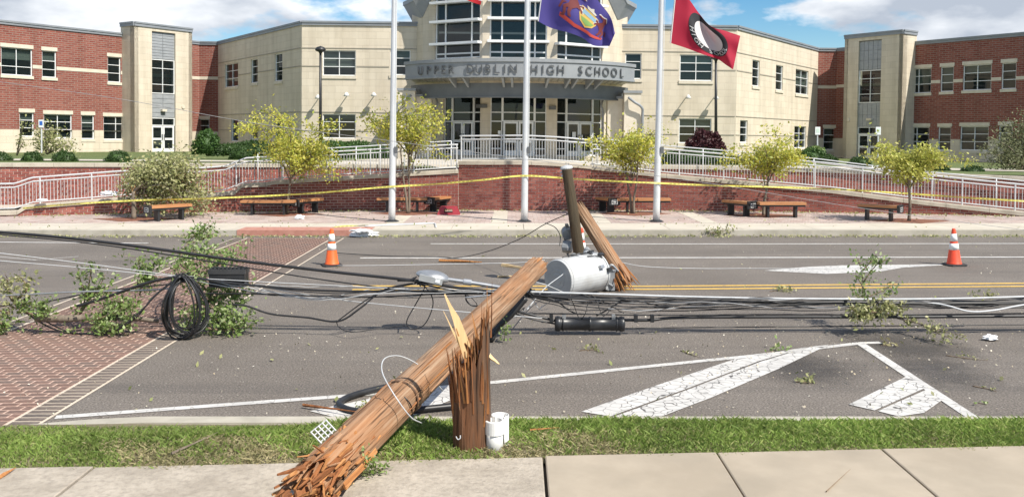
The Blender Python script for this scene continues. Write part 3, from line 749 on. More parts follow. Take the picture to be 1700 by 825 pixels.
for key, (w, wins) in spec.items():
    brick = key[0] in 'CW'; holes = [w.rect(*x[0]) for x in wins]
    if brick:
        wallmesh(w, ZBASE, ZTOP, holes, .35, 'brick_wall', MT['red_brick']); wallmesh(w, ZB-.6, ZBASE-.003, holes, .35, 'block_plinth', MT['buff_block'], -.03)
        groove(w, ZBASE-.03, holes, h=.06)
        # cream band through the upper windows
        zb = w.uz(*{'W': (96, 114), 'C': (334, 130)}[key[0]])[1] if key[1] == 'L' else w.uz(*{'W': (1600, 134), 'C': (1377, 145)}[key[0]])[1]
        mb = MB(); x = 0
        for a, c in sorted([(h[0], h[2]) for h in holes if h[1] < zb < h[3]])+[(w.L, w.L)]:
            if a > x: wbox(MB(), w, x+.002, a-.002, -.02, .02, zb-.11, zb+.11).build('stone_band', MT['cream_stone'], school)
            x = max(x, c)
        coping(w, ZTOP, h=.22)
    else:
        wallmesh(w, ZB-.6, ZTOP, holes, .35, 'block_wall', MT['buff_block'])
        for zz in (7.62, 6.52, 3.75, 2.62): groove(w, zz, holes)
        coping(w, ZTOP, h=.22)
    rg = random.Random(hash(key) % 7 if False else sum(map(ord, key)))
    for (x, cols, rows, bl_), h in zip(wins, holes):
        if bl_ == 0 and rg.random() < .45: bl_ = rg.choice((.18, .34, .34, .5, .68))
        window(w, h, cols, rows, lintel=brick, blind=bl_, sill=True, frame='white_frame')
# ---- stair towers
for sd, T_, nrm, X_ in (('left', TL, n_l, ((252.5, 291.5), (99.5, 156), (196, 209), 254)), ('right', TR, n_r, ((1424.5, 1462.5), (116.6, 171), (211, 223), 264))):
    (xa, xb), (wy0, wy1), (ty0, ty1), gb = X_
    u0, _, u1, _ = T_.rect(xa, 100, xb, 150); xm = (xa+xb)/2
    zw1, zw0 = T_.uz(xm, wy0)[1], T_.uz(xm, wy1)[1]; zt1, zt0 = T_.uz(xm, ty0)[1], T_.uz(xm, ty1)[1]
    hole = (u0, ZB-.2, u1, ZTW-.25)
    wallmesh(T_, ZB-.6, ZTW, [hole], .5, 'tower_wall', MT['buff_block'])
    for p, q in (((T_.A - T_.n*1.6), T_.A), ((T_.A+T_.d*T_.L), (T_.A+T_.d*T_.L-T_.n*1.6))):
        sw_ = Wall((p.x, p.y), (q.x, q.y)); wallmesh(sw_, ZB-.6, ZTW, [], .3, 'tower_wall', MT['buff_block']); coping(sw_, ZTW, h=.26)
    coping(T_, ZTW, h=.26)
    # metal panels: one piece each
    for (za, zb_) in ((zw1+.03, ZTW-.28), (zt1+.03, zw0-.03)):
        nr = 9 if sd == 'left' else 3; nc = 2 if sd == 'left' else 5
        if za == zt1+.03: nr = 5 if sd == 'left' else 2
        for i in range(nc):
            for j in range(nr):
                a = u0+(u1-u0)*i/nc; b = u0+(u1-u0)*(i+1)/nc; c = za+(zb_-za)*j/nr; d = za+(zb_-za)*(j+1)/nr
                wbox(MB(), T_, a+.012, b-.012, .12, .2, c+.012, d-.012).build('metal_panel', MT['grey_panel'], school)
        bk = MB(); wbox(bk, T_, u0, u1, .18, .24, za-.02, zb_+.02); bk.build('panel_backing', MT['coping_metal'], school)
    window(T_, (u0, zw0, u1, zw1), (.5,), (.27, .74), .2, False)
    window(T_, (u0, zt0, u1, zt1), (.5,), (), .2, False, nm='transom')
    zf = ZB+.02; um = (u0+u1)/2
    door(T_, u0+.05, um-.02, zf, zt0-.02, .2, 1, .5, .25); door(T_, um+.02, u1-.05, zf, zt0-.02, .2, -1, .5, .25)
    lamp = MB(); ul, zl = T_.uz(xm, (wy1+ty0)/2+8); wbox(lamp, T_, ul-.18, ul+.18, -.12, .12, zl-.06, zl+.1); lamp.build('wall_lamp', MT['cream_stone'], school)
    tr_ = MB(); ul, zl = T_.uz(xb+12.5 if sd == 'left' else xa-16, (wy1+ty0)/2+(2 if sd == 'left' else 8)); tr_.lathe([(.0, 0), (.13, 0), (.13, .06), (.0, .06)], 14, Matrix.LocRotScale(T_.pt(ul, -.0, zl), (T_.n).to_track_quat('Z', 'Y'), None)); tr_.build('round_vent', MT['cream_stone'], school)
# ---- rotunda with the entrance
hw = 2.15; p0, p1 = (hw, 52.0), (5.8, 54.3); p2 = (6.6, 55.6)
RC = Wall(S((-hw, 52)), S((hw, 52))); RL = Wall(S((-p1[0], p1[1])), S((-hw, 52))); RR = Wall(S((hw, 52)), S(p1))
R2L = Wall(S((-p2[0], p2[1])), S((-p1[0], p1[1]))); R2R = Wall(S(p1), S(p2))
ZR = 11.6
zfl = RC.uz(862, 259)[1]
for key, w, (x0, x1), (lx0, lx1), cf in (('c', RC, (813, 908.5), (814, 907), (.215, .79)), ('l', RL, (722, 797), (736, 797), (.22, .80)), ('r', RR, (925, 1000), (925, 1000), (.22, .80))):
    uh = w.rect(x0, 0, x1, 97.5 if key != 'r' else 102); lh = w.rect(lx0, 160, lx1, 250)
    up = (uh[0], uh[1], uh[2], ZR-.25); lo = (lh[0], zfl, lh[2], lh[3])
    wallmesh(w, ZB-.6, ZR, [up, lo], .4, 'rotunda_wall', MT['buff_block'])
    zs_ = [w.uz((x0+x1)/2, y)[1] for y in ((87, 70, 32, 2) if key == 'c' else (89, 73, 36, 4) if key == 'l' else (93, 76, 40, 8))]
    fr_ = [(z-up[1])/(up[3]-up[1]) for z in zs_]
    window(w, up, cf, fr_, .16, False, fw=.08, mw=.09, nm='curtain_window')
    for z in zs_[1:]:
        sh = MB(); wbox(sh, w, up[0]-.12, up[2]+.12, -.42, .06, z-.07, z+.07); sh.build('sunshade', MT['white_frame'], school)
    # entrance screen: sidelights, transoms, a pair of doors
    ua, ub = lo[0]+(lo[2]-lo[0])*cf[0], lo[0]+(lo[2]-lo[0])*cf[1]
    zt_ = [w.uz((lx0+lx1)/2, y)[1] for y in ((187, 202) if key != 'r' else (189.5, 203.5))]
    H_ = lo[3]-lo[1]; f1, f2 = [(z-lo[1])/H_ for z in zt_]
    window(w, (lo[0], lo[1], ua, lo[3]), (), (f1, f2, .12), .16, False, fw=.06, mw=.06, nm='sidelight')
    window(w, (ub, lo[1], lo[2], lo[3]), (), (f1, f2, .12), .16, False, fw=.06, mw=.06, nm='sidelight')
    window(w, (ua, zt_[1], ub, lo[3]), (), ((zt_[0]-zt_[1])/(lo[3]-zt_[1]),), .16, False, fw=.06, mw=.06, nm='transom')
    um = (ua+ub)/2
    door(w, ua+.05, um-.015, lo[1], zt_[1]-.01, .16, 1, .42, .3); door(w, um+.015, ub-.05, lo[1], zt_[1]-.01, .16, -1, .42, .3)
for w in (R2L, R2R): wallmesh(w, ZB-.6, ZR, [], .4, 'rotunda_wall', MT['buff_block'])
# notices taped to the doors
for w, px, py, s_ in ((RR, 954, 224, .16), (RR, 966, 228, .13), (RC, 829, 220, .1)):
    u, z = w.uz(px, py); wbox(MB(), w, u-s_*.8, u+s_*.8, .06, .075, z-s_, z+s_).build('notice', MT['white_frame'], school)
# flared cornice round the rotunda
lp_ = lambda t: (p1[0]+(hw-p1[0])*t, p1[1]+(52-p1[1])*t)
ring = [S((-p2[0], p2[1]+.6)), S((-p1[0], p1[1])), S((-lp_(.2)[0], lp_(.2)[1])), S((-hw, 52)), S((hw, 52)), S(lp_(.2)), S(p1), S((p2[0], p2[1]+.6))]
mb = MB(); cx_, cy2 = XC, 56.5
prof = [(.0, 9.35), (.06, 9.35), (.58, 10.25), (.63, 10.25), (.63, 10.5), (.0, 10.62)]
for (x, y) in ring:
    d = Vector((x-cx_, (y-cy2)*1.15, 0)).normalized()
    dz = .1 if abs(x-XC) > 5.5 else 1.5
    for o_, z in prof: mb.v.append((x+d.x*o_, y+d.y*o_, z+dz))
k = len(prof)
for i in range(len(ring)-1):
    for j in range(k-1): a = i*k+j; mb.f.append((a, a+1, a+k+1, a+k))
mb.build('cornice', MT['canopy_grey'], school)
# ---- curved canopy
RCN = 7.9; CCY = 54.9; half = math.asin(6.35/RCN)
def arc(r0, r1, z0, z1, a0, a1, n=36):
    mb = MB()
    for i in range(n+1):
        a = a0+(a1-a0)*i/n; s_, c_ = math.sin(a), -math.cos(a)
        for r, z in ((r0, z0), (r1, z0), (r1, z1), (r0, z1)): mb.v.append((XC+r*s_, CCY+r*c_, z))
    for i in range(n):
        for j in range(4): a = i*4+j; b = i*4+(j+1) % 4; mb.f.append((a, a+4, b+4, b))
    mb.f += [(0, 1, 2, 3), (n*4+3, n*4+2, n*4+1, n*4)]
    return mb
def circ(px, py, R=RCN):
    px, py = unroll(px, py); r = ray(px, py); a = r.x**2+r.y**2; b = -2*(r.x*XC+r.y*CCY); c = XC**2+CCY**2-R*R
    t = (-b-math.sqrt(max(0, b*b-4*a*c)))/(2*a); p = r*t; return math.atan2(p.x-XC, -(p.y-CCY)), CAMH+r.z*t
zc1, zc0 = circ(862, 99)[1], circ(862, 129)[1]
can = arc(RCN-.22, RCN, zc0, zc1-.12, -half, half).build('canopy', MT['canopy_grey'], school)
arc(RCN-.3, RCN+.06, zc1-.118, zc1+.06, -half-.008, half+.008).build('top_trim', MT['canopy_grey'], can)
arc(RCN-.1, RCN+.035, zc0+.02, zc0+.09, -half, half).build('bottom_trim', MT['canopy_grey'], can)
# roof deck and soffit
for nm, z, m_n in (('roof_deck', zc1-.25, 'canopy_dark'), ('soffit', zc0+.12, 'soffit')):
    mb = MB(); pts = [(XC+(RCN-.1)*math.sin(a), CCY-(RCN-.1)*math.cos(a)) for a in np.linspace(-half, half, 30)] + [(XC+6.3, 55.2), (XC-6.3, 55.2)]
    mb.sheet([(p[0], p[1], z) for p in pts], z); mb.build(nm, MT[m_n], can)
for i in range(33):
    x = XC-5.8+i*.3625; y0 = CCY-math.sqrt((RCN-.25)**2-(x-XC)**2)
    MB().box(x-.02, x+.02, y0, 52.0+max(0, abs(x-XC)-2.2)*.62, zc0+.075, zc0+.118).build('soffit_rib', MT['soffit'], can)
R2 = 6.95; h2 = math.asin(6.2/R2)
zb1, zb0 = circ(862, 138, R2)[1], circ(862, 161, R2)[1]
arc(R2-.3, R2, zb0, zb1, -h2, h2).build('ring_beam', MT['canopy_dark'], can)
arc(R2-.36, R2+.05, zb0-.05, zb0+.03, -h2, h2).build('beam_flange', MT['canopy_dark'], can)
for px in (741, 765, 833, 849, 913, 950, 963, 990, 1006):
    a, _ = circ(px, 132); s_, c_ = math.sin(a), -math.cos(a); mb = MB()
    d = Vector((s_, c_, 0)); q = Vector((c_, -s_, 0))
    P = [(RCN-.25, zc0+.07), (RCN-.25, zc0-.02), (R2+.02, zb1-.25), (R2+.02, zc0+.07)]
    vs = [tuple(Vector((XC, CCY, 0))+d*r+q*sg*.06+Vector((0, 0, z))) for sg in (-1, 1) for r, z in P]
    mb.add(vs, [(0, 1, 2, 3), (7, 6, 5, 4), (0, 4, 5, 1), (1, 5, 6, 2), (2, 6, 7, 3), (3, 7, 4, 0)]); mb.build('bracket', MT['canopy_grey'], can)
# raised letters
def glyph(ch, size, ext):
    cu = bpy.data.curves.new('t', 'FONT'); cu.body = ch; cu.size = size; cu.extrude = ext; cu.align_x = 'CENTER'; cu.align_y = 'CENTER'; cu.resolution_u = 3
    o = bpy.data.objects.new('t', cu); col.objects.link(o); dg = bpy.context.evaluated_depsgraph_get(); dg.update()
    me = bpy.data.meshes.new_from_object(o.evaluated_get(dg)); bpy.data.objects.remove(o); bpy.data.curves.remove(cu); return me
mat('letter_grey', (.07, .075, .08), (.09, .096, .102), 3, .45)
GL = {}
for ch, px in zip('UPPERDUBLINHIGHSCHOOL', (699, 712.5, 725, 737, 749.5, 781, 795.5, 810, 825, 838, 852, 886.5, 901, 914, 930.5, 963, 977, 991, 1005, 1018.5, 1031)):
    if ch not in GL: GL[ch] = glyph(ch, .66, .02); GL[ch].materials.append(MT['letter_grey'])
    a, _ = circ(px, 117); z = (zc0+zc1-.12)/2-.0
    o = bpy.data.objects.new('letter', GL[ch]); col.objects.link(o); o.parent = can
    o.location = (XC+(RCN+.06)*math.sin(a), CCY-(RCN+.06)*math.cos(a), z); o.rotation_euler = (PI/2, 0, a); o.scale = (.92, 1, 1)
# pillars and downpipes at the canopy ends
for sx in (-1, 1):
    for (xx, yy, ww, zz) in ((5.35, 51.0, .42, 4.55), (6.25, 50.4, .46, 4.85)):
        mb = MB().box(XC+sx*xx-ww, XC+sx*xx+ww, yy-.4, yy+.4, ZB-.5, zz); o = mb.build('pillar', MT['cream_stone'], school)
        mb = MB().box(XC+sx*xx-ww-.06, XC+sx*xx+ww+.06, yy-.46, yy+.46, zz+.001, zz+.14); mb.box(XC+sx*xx-.14, XC+sx*xx+.14, yy-.14, yy+.14, zz+.14, zb0+.2); mb.build('pillar_cap', MT['canopy_grey'], o)
    pts = curve([(XC+sx*6.0, 49.9, zb0+.1), (XC+sx*6.3, 49.7, zb0-.15), (XC+sx*6.72, 49.75, zb0-.45), (XC+sx*6.78, 49.85, zb0-1.0), (XC+sx*6.78, 49.85, ZB)], 5)
    MB().tube(pts, .075, 8).build('downpipe', MT['canopy_grey'], school, True)
    pts = curve([(XC+sx*4.75, 51.2, zb0+.1), (XC+sx*4.6, 51.0, zb0-.35), (XC+sx*4.72, 51.1, zb0-.8), (XC+sx*4.72, 51.1, ZB)], 5)
    MB().tube(pts, .06, 8).build('downpipe', MT['canopy_grey'], school, True)
# flood lights on brackets
mat('lamp_white', (.60, .59, .56), (.66, .65, .62), 3, .5)
for w, px, py in ((FL, 531, 161), (FL, 578, 157), (FL, 623, 157), (FR, 1139.7, 161), (FR, 1185.4, 162)):
    u, z = w.uz(px, py); mb = MB(); mb.tube([w.pt(u, 0, z), w.pt(u, -.45, z+.05), w.pt(u, -.55, z+.02)], .03, 6)
    mb.lathe([(.05, .1), (.12, 0), (.2, -.14), (.18, -.14), (.05, -.02)], 12, c=w.pt(u, -.55, z)); mb.build('flood_light', MT['lamp_white'], school, True)
for w, px, py in ((RC, 803, 177), (RC, 917, 180), (RL, 803-4, 177)):
    u, z = w.uz(px, py); u = min(max(u, .12), w.L-.12); wbox(MB(), w, u-.2, u+.2, -.16, -.002, z-.09, z+.12).build('wall_lamp', MT['dark_frame'], school)
# flat roofs close the rooms, floor slab between the storeys
out = [S(q) for q in ((-37, 48.9), (-23.9, 68.2), (-22.4, 68.2), (-13.1, 55.2), (13.1, 55.2), (22.4, 68.2), (23.9, 68.2), (37, 48.9), (50, 80), (-50, 80))]
for nm, z in (('roof', ZTOP-.3), ('floor_slab', 5.0), ('floor_slab', ZB+.0)):
    MB().sheet([(p[0], p[1], 0) for p in out], z-.12, z).build(nm, MT['interior'] if nm != 'roof' else MT['coping_metal'], school)
for p, q in ((out[7], out[8]), (out[8], out[9]), (out[9], out[0])):
    bw_ = Wall(p, q); wallmesh(bw_, ZB-.6, ZTOP, [], .3, 'rear_wall', MT['buff_block'])
MB().box(XC-5.6, XC+5.6, 54.6, 60, 11.0, 11.2).build('roof', MT['coping_metal'], school)
MB().box(XC-6.4, XC+6.4, 59.8, 60.0, ZB-.5, ZR).build('inner_wall', MT['interior'], school)
MB().sheet([S((-2, 52.5)), S((2, 52.5)), S((6, 55)), S((6, 60)), S((-6, 60)), S((-6, 55))], zfl-.1, zfl-.01).build('entrance_floor', MT['interior'], school)
MB().sheet([S((-2, 52.5)), S((2, 52.5)), S((6, 55)), S((6, 60)), S((-6, 60)), S((-6, 55))], 5.4, 5.5).build('floor_slab', MT['interior'], school)
# ================================================================ things on the plaza and terrace
def leaf_quads(pts, size, rng, aspect=.55, up=.35):
    """rhombic leaves, slightly folded orientation, one polygon each"""
    pts = np.asarray(pts, dtype=np.float32); n = len(pts)
    d = rng.normal(size=(n, 3)).astype(np.float32); d /= np.linalg.norm(d, axis=1)[:, None]
    nrm = rng.normal(size=(n, 3)).astype(np.float32); nrm[:, 2] = np.abs(nrm[:, 2])+up; nrm -= d*np.sum(nrm*d, axis=1)[:, None]; nrm /= np.linalg.norm(nrm, axis=1)[:, None]
    w = np.cross(nrm, d); s = (size*rng.uniform(.6, 1.35, size=n)).astype(np.float32)[:, None]
    V = np.stack([pts-d*s*.5, pts+w*s*aspect*.5+d*s*.05, pts+d*s*.5, pts-w*s*aspect*.5+d*s*.05], axis=1)
    return V.reshape(-1, 3)
def foliage(name, pts, size, mname, parent, seed=0, aspect=.55, up=.35):
    return npmesh(name, leaf_quads(pts, size, np.random.default_rng(seed), aspect, up), 4, MT[mname], parent, BASE.get(parent.name, (0, 0, 0)))
def tree(label, base, top, crown_c, crown_r, nl, size, mname, seed, nlimb=9, fork=.42, tr=.06, lean=(0, 0), group='small trees along the plaza wall', multi=1):
    rg = random.Random(seed); nr = np.random.default_rng(seed)
    root = empty('small_tree', base, label, 'tree', group); b = Vector(base); C = Vector(crown_c); R = Vector(crown_r)
    ends = []; wood = []
    f0 = b.lerp(C, fork)
    tk = MB()
    for k in range(multi):
        off = Vector((rg.uniform(-.1, .1), rg.uniform(-.1, .1), 0)) if multi > 1 else Vector((0, 0, 0))
        tk.tube(curve([b+off*.6, b.lerp(f0, .5)+Vector((rg.uniform(-.03, .03), 0, 0))+off, f0+off*2, f0.lerp(C, .6)+off*3], 5), [tr*(1-.55*i/15)/(1+.3*(multi-1)) for i in range(16)], 8)
    tk.build('trunk', MT['bark'], root, True)
    lb = MB(); P = []
    for i in range(nlimb):
        a = 2*PI*(i/nlimb)+rg.uniform(-.4, .4); rr = rg.uniform(.55, 1.0); el = rg.uniform(-.75, .95)
        e = C+Vector((math.cos(a)*R.x*rr*math.sqrt(1-el*el*.6), math.sin(a)*R.y*rr*math.sqrt(1-el*el*.6), R.z*el))
        s = b.lerp(C, rg.uniform(fork*.85, fork+.45)); mid = s.lerp(e, .5)+Vector((0, 0, rg.uniform(0, .25)*R.z))
        path = curve([s, mid, e], 6); lb.tube(path, [tr*.42*(1-.75*j/12) for j in range(13)], 5)
        for j in range(3, 13): P.append((path[j], .12+.20*j/12))
        for q in range(4):
            j = rg.randrange(4, 12); e2 = path[j]+Vector((rg.gauss(0, R.x*.34), rg.gauss(0, R.y*.34), rg.gauss(.06, R.z*.3)))
            pth = curve([path[j], path[j].lerp(e2, .5)+Vector((0, 0, .05)), e2], 4); lb.tube(pth, [tr*.16*(1-.6*t/8) for t in range(9)], 4)
            for p in pth[3:]: P.append((p, .15))
    lb.build('limb', MT['bark'], root, True)
    w = nr.integers(0, len(P), nl); sg = np.array([p[1] for p in P])[w]
    pts = np.array([tuple(p[0]) for p in P])[w] + nr.normal(size=(nl, 3))*sg[:, None]*np.array([.8, .8, .6])
    k = nr.random(nl)
    foliage('crown', pts[pts[:, 2] > b.z+.5], size, mname, root, seed)
    return root
# x, base y, crown bbox in the photo -> place and size
def ptree(label, tx, Y, bb, nl, mname, seed, zb=.14, **kw):
    x0, y0, x1, y1 = bb; a, c = at(x0, y0, Y), at(x1, y1, Y)
    base = at(tx, 300, Y); base.z = zb
    C = (a+c)/2; R = Vector(((c.x-a.x)/2*.86, (c.x-a.x)/2*.8, (a.z-c.z)/2*.82))
    return tree(label, base, None, C, R, nl, .092, mname, seed, **kw)
ptree('yellow-green tree with wide spread crown before the buff wall, left', 474, 26.4, (405, 165, 582, 292), 6300, 'leaf_yellow', 11, nlimb=13, tr=.06, multi=2)
ptree('tall yellow-green tree beside the left flagpole', 679, 26.7, (596, 150, 760, 272), 4500, 'leaf_yellow', 12, nlimb=12, tr=.055, multi=2)
ptree('yellow-green tree just left of the right flagpole', 1050, 26.6, (968, 188, 1122, 282), 4500, 'leaf_yellow', 13, nlimb=12, tr=.055, multi=2)
ptree('low broad yellow-green tree right of the right flagpole', 1268, 26.0, (1210, 213, 1352, 288), 4000, 'leaf_yellow', 14, nlimb=11, tr=.05)
ptree('rounded yellow-green tree at the right end of the plaza', 1510, 24.3, (1440, 218, 1578, 296), 5600, 'leaf_olive', 15, nlimb=12, tr=.05, fork=.5)
# mulch squares under the trees
for tx, Y in ((474, 26.4), (679, 26.7), (1050, 26.6), (1268, 26.0), (1510, 24.4), (222, 24.9)):
    c = at(tx, 300, Y); s = .95
    tag(MB().sheet([(c.x-s*1.2, c.y, 0), (c.x, c.y-s*.8, 0), (c.x+s*1.2, c.y, 0), (c.x, c.y+s*.7, 0)], .13, .152).build('mulch_bed', MT['mulch']), kind='structure')
# snapped tree with its crown thrown over
bp_ = gnd(222, 364, .14); root = empty('snapped_tree', bp_, 'snapped tree with its leafy crown fallen over beside its splintered trunk', 'tree')
sb = at(222, 318, bp_.y); MB().tube(curve([bp_, bp_.lerp(sb, .6), sb], 4), [.075, .07, .068, .066, .065, .064, .063, .06, .055], 8).build('trunk', MT['bark'], root, True)
mb = MB(); rg = random.Random(4)
for i in range(14):
    a = rg.uniform(0, 6.28); p = sb+Vector((math.cos(a)*.04, math.sin(a)*.04, -.28)); mb.tube([p, p+Vector((rg.uniform(-.03, .03), 0, rg.uniform(.2, .5)))], [.022, .004], 4)
mb.build('splintered_wood', MT['raw_wood'], root)
lb = MB(); P = []; rg = random.Random(9)
tips = [(300, 268), (285, 290), (325, 300), (270, 268), (340, 320), (310, 335), (245, 300), (290, 350), (255, 345), (340, 345), (235, 285), (315, 258), (225, 330), (330, 280), (345, 300), (350, 335), (335, 350), (210, 305), (265, 320), (300, 310), (255, 275)]
for t_ in tips:
    e = at(t_[0], t_[1], bp_.y+rg.uniform(-.2, 1.5)); s = sb+Vector((rg.uniform(0, .3), rg.uniform(0, .3), rg.uniform(-.1, .15)))
    path = curve([s, s.lerp(e, .5)+Vector((0, 0, .25)), e], 7); lb.tube(path, [.03*(1-.8*j/14) for j in range(15)], 5)
    for j in range(3, 15): P.append((path[j], .06+.010*j))
    for q in range(4):
        e2 = path[rg.randrange(5, 14)]; e3 = e2+Vector((rg.gauss(0, .3), rg.gauss(0, .3), rg.gauss(-.1, .2))); lb.tube([e2, e3], [.008, .003], 4); P.append((e3, .15)); P.append((e2.lerp(e3, .5), .12))
br_ = at(240, 305, bp_.y); lb.tube(curve([sb, br_, at(285, 290, bp_.y+.3)], 6), [.045]*6+[.03]*7, 7); lb.build('limb', MT['bark'], root, True)
nr = np.random.default_rng(5); w = nr.integers(0, len(P), 10500)
pts = np.array([tuple(p[0]) for p in P])[w]+nr.normal(size=(10500, 3))*np.array([p[1] for p in P])[w][:, None]
pts = pts[(pts[:, 2] > .16) & ((pts[:, 1] > bp_.y-.05) | (pts[:, 2] > 1.0))]
foliage('crown', pts, .10, 'leaf_pale', root, 5)
# shrubs
def shrub(label, x0, y0, x1, y1, Y, mname, cat='shrub', name='shrub', group=None, n=2600, size=.05, seed=0, depth=None, zb=None):
    a, c = at(x0, y0, Y), at(x1, y1, Y); b = Vector(((a.x+c.x)/2, Y, c.z if zb is None else zb)); root = empty(name, b, label, cat, group)
    rx, rz = (c.x-a.x)/2, (a.z-b.z); ry = depth or rx*.9
    nr = np.random.default_rng(seed); d = nr.normal(size=(n, 3)); d /= np.linalg.norm(d, axis=1)[:, None]; d[:, 2] = np.abs(d[:, 2])*1.05-.05
    lump = 1+.10*np.sin(d[:, 0]*7+seed)*np.cos(d[:, 2]*6+seed*2)+.06*np.sin(d[:, 1]*11)
    r = nr.uniform(.72, 1.03, n)**.6*lump
    pts = np.stack([b.x+d[:, 0]*rx*r, b.y+d[:, 1]*ry*r, b.z+d[:, 2]*rz*r], axis=1)
    mb = MB(); rg = random.Random(seed)
    for i in range(7):
        a_ = rg.uniform(0, 6.28); mb.tube([b-Vector((0, 0, .05)), b+Vector((math.cos(a_)*rx*.5, math.sin(a_)*ry*.5, rz*.7))], [.02, .006], 4)
    core = MB(); core.lathe([(.01, -.02), (.8, .0), (.82, .3), (.62, .65), (.25, .84), (.01, .86)], 12, Matrix.LocRotScale(b, None, Vector((rx, ry, rz))))
    core.build('inner_foliage', MT[mname], root, True); mb.build('stem', MT['twig'], root)
    foliage('foliage', pts, size, mname, root, seed, .6)
    return root
gb = 'clipped round shrubs on the terrace edge'
for i, (q, lab) in enumerate((((-22, 252, 22, 273, 31.0), 'clipped round shrub cut by the left edge of the photo'), ((36, 252, 71, 273, 31.0), 'clipped round shrub below the leaning broken bush'), ((87, 251, 129, 272, 31.2), 'clipped round shrub between the parking sign post and the stair tower'), ((175, 250, 217, 271, 31.4), 'clipped round shrub in front of the left stair tower'),
    ((380, 244, 422, 264, 32), 'clipped round shrub beside the long hedge on the left'), ((1407, 260, 1446, 276, 33), 'clipped round shrub before the right tower doors'), ((1358, 257, 1392, 270, 34), 'clipped round shrub left of the right tower doors'), ((1546, 272, 1576, 287, 31), 'small clipped shrub behind the rightmost plaza tree'), ((1593, 275, 1638, 293, 30.5), 'clipped shrub on the terrace near the right edge'))):
    shrub(lab, *q, 'leaf_box', group=gb, name='round_shrub', seed=20+i, n=2600, size=.05)
shrub('loose green bush against the left brick connector', 318, 217, 366, 255, 42, 'leaf_hedge', seed=31, n=2500, size=.12)
shrub('low dark green hedge before the left buff wing', 345, 235, 480, 258, 42, 'leaf_box', 'hedge', 'hedge', seed=32, n=6500, size=.09, depth=.8)
shrub('low dark green hedge left of the entrance', 500, 234, 650, 262, 40, 'leaf_hedge', 'hedge', 'hedge', seed=33, n=7000, size=.09, depth=.8)
shrub('low green hedge right of the entrance', 1085, 247, 1235, 272, 38, 'leaf_box', 'hedge', 'hedge', seed=34, n=7000, size=.08, depth=.8)
shrub('dark maroon bush in front of the right lower windows', 1138, 217, 1204, 258, 40, 'leaf_maroon', seed=35, n=4200, size=.12)
shrub('green bush at the foot of the right buff wing', 1318, 247, 1375, 268, 42, 'leaf_hedge', seed=36, n=2600, size=.1)
shrub('bright green bush by the right parking sign', 1340, 243, 1372, 262, 44, 'leaf_green', seed=37, n=1600, size=.1)
# grey-green tree at the right edge, broken bush at the left
def wild(label, tips, basepx, Y, n, size, mname, seed, name, cat, sg=.22, zb=None):
    b = at(*basepx, Y); root = empty(name, b, label, cat); lb = MB(); P = []; rg = random.Random(seed)
    for t_ in tips:
        e = at(t_[0], t_[1], Y+rg.uniform(-.7, .7)); pth = curve([b, b.lerp(e, .55)+Vector((rg.uniform(-.1, .1), 0, .15)), e], 6); lb.tube(pth, [.04*(1-.8*j/12) for j in range(13)], 5)
        for j in range(4, 13): P.append((pth[j], sg*(.5+.5*j/12)))
    lb.build('stem', MT['bark'], root, True); nr = np.random.default_rng(seed); w = nr.integers(0, len(P), n)
    pts = np.array([tuple(p[0]) for p in P])[w]+nr.normal(size=(n, 3))*np.array([p[1] for p in P])[w][:, None]
    foliage('foliage', pts, size, mname, root, seed); return root
wild('feathery grey-green tree at the right edge of the photo', [(1655, 262), (1660, 235), (1672, 215), (1690, 205), (1700, 225), (1680, 250), (1700, 265), (1645, 255), (1715, 210), (1730, 230), (1670, 275), (1695, 280), (1720, 255)], (1700, 285), 33, 5200, .1, 'leaf_grey', 41, 'leafy_tree', 'tree', .28)
wild('broken bush leaning over before the left brick wing', [(58, 205), (75, 212), (85, 220), (95, 215), (70, 235), (100, 232), (112, 240), (125, 243), (60, 245)], (78, 256), 45, 1500, .13, 'leaf_pale', 42, 'broken_bush', 'bush', .25)
wild('bare thin sapling bent over near the left edge', [(38, 205), (36, 225), (40, 235)], (28, 258), 45, 130, .13, 'leaf_pale', 43, 'bent_sapling', 'sapling', .12)

# flagpoles
FY = 24.15
FPX = ((650.5, 655, 'left'), (870.5, 876, 'middle'), (1089.5, 1099, 'right'))
for px, pt, lab in FPX:
    b = at(px, 366.5, FY); b.z = .14; t_ = at(pt, -40, FY); dirv = (t_-b).normalized(); t_ = b+dirv*9.6
    root = empty('flagpole', b, {'left': 'white metal flagpole left of the entrance, tape tied round it', 'middle': 'white metal flagpole in front of the entrance carrying the blue flag', 'right': 'white metal flagpole carrying the red school flag'}[lab], 'flagpole', 'three flagpoles on the plaza')
    n = 24; MB().tube([b.lerp(t_, i/n) for i in range(n+1)], [.093*(1-.42*i/n) for i in range(n+1)], 20).build('pole', MT['pole_alu'], root, True)
    q = MB(); q.lathe([(.20, 0), (.20, .012), (.165, .03), (.12, .05), (.1, .055)], 20, c=b); q.build('base_flange', MT['black_paint'], root)
    q = MB(); q.lathe([(.02, -.1), (.09, -.06), (.11, 0), (.09, .06), (.02, .1)], 14, c=t_+Vector((0, 0, .08))); q.build('finial', MT['pole_alu'], root, True)
    rp_ = MB(); off = Vector((.10, -.10, 0)); rp_.tube([b.lerp(t_, k)+off*(1-.3*k) for k in np.linspace(.2, 1, 14)], .006, 5); rp_.build('halyard', MT['white_frame'], root)
    cl = MB(); cq = b.lerp(t_, .2); cl.box(cq.x+.06, cq.x+.14, cq.y-.11, cq.y-.07, cq.z-.09, cq.z+.09); cl.build('cleat', MT['dark_frame'], root)
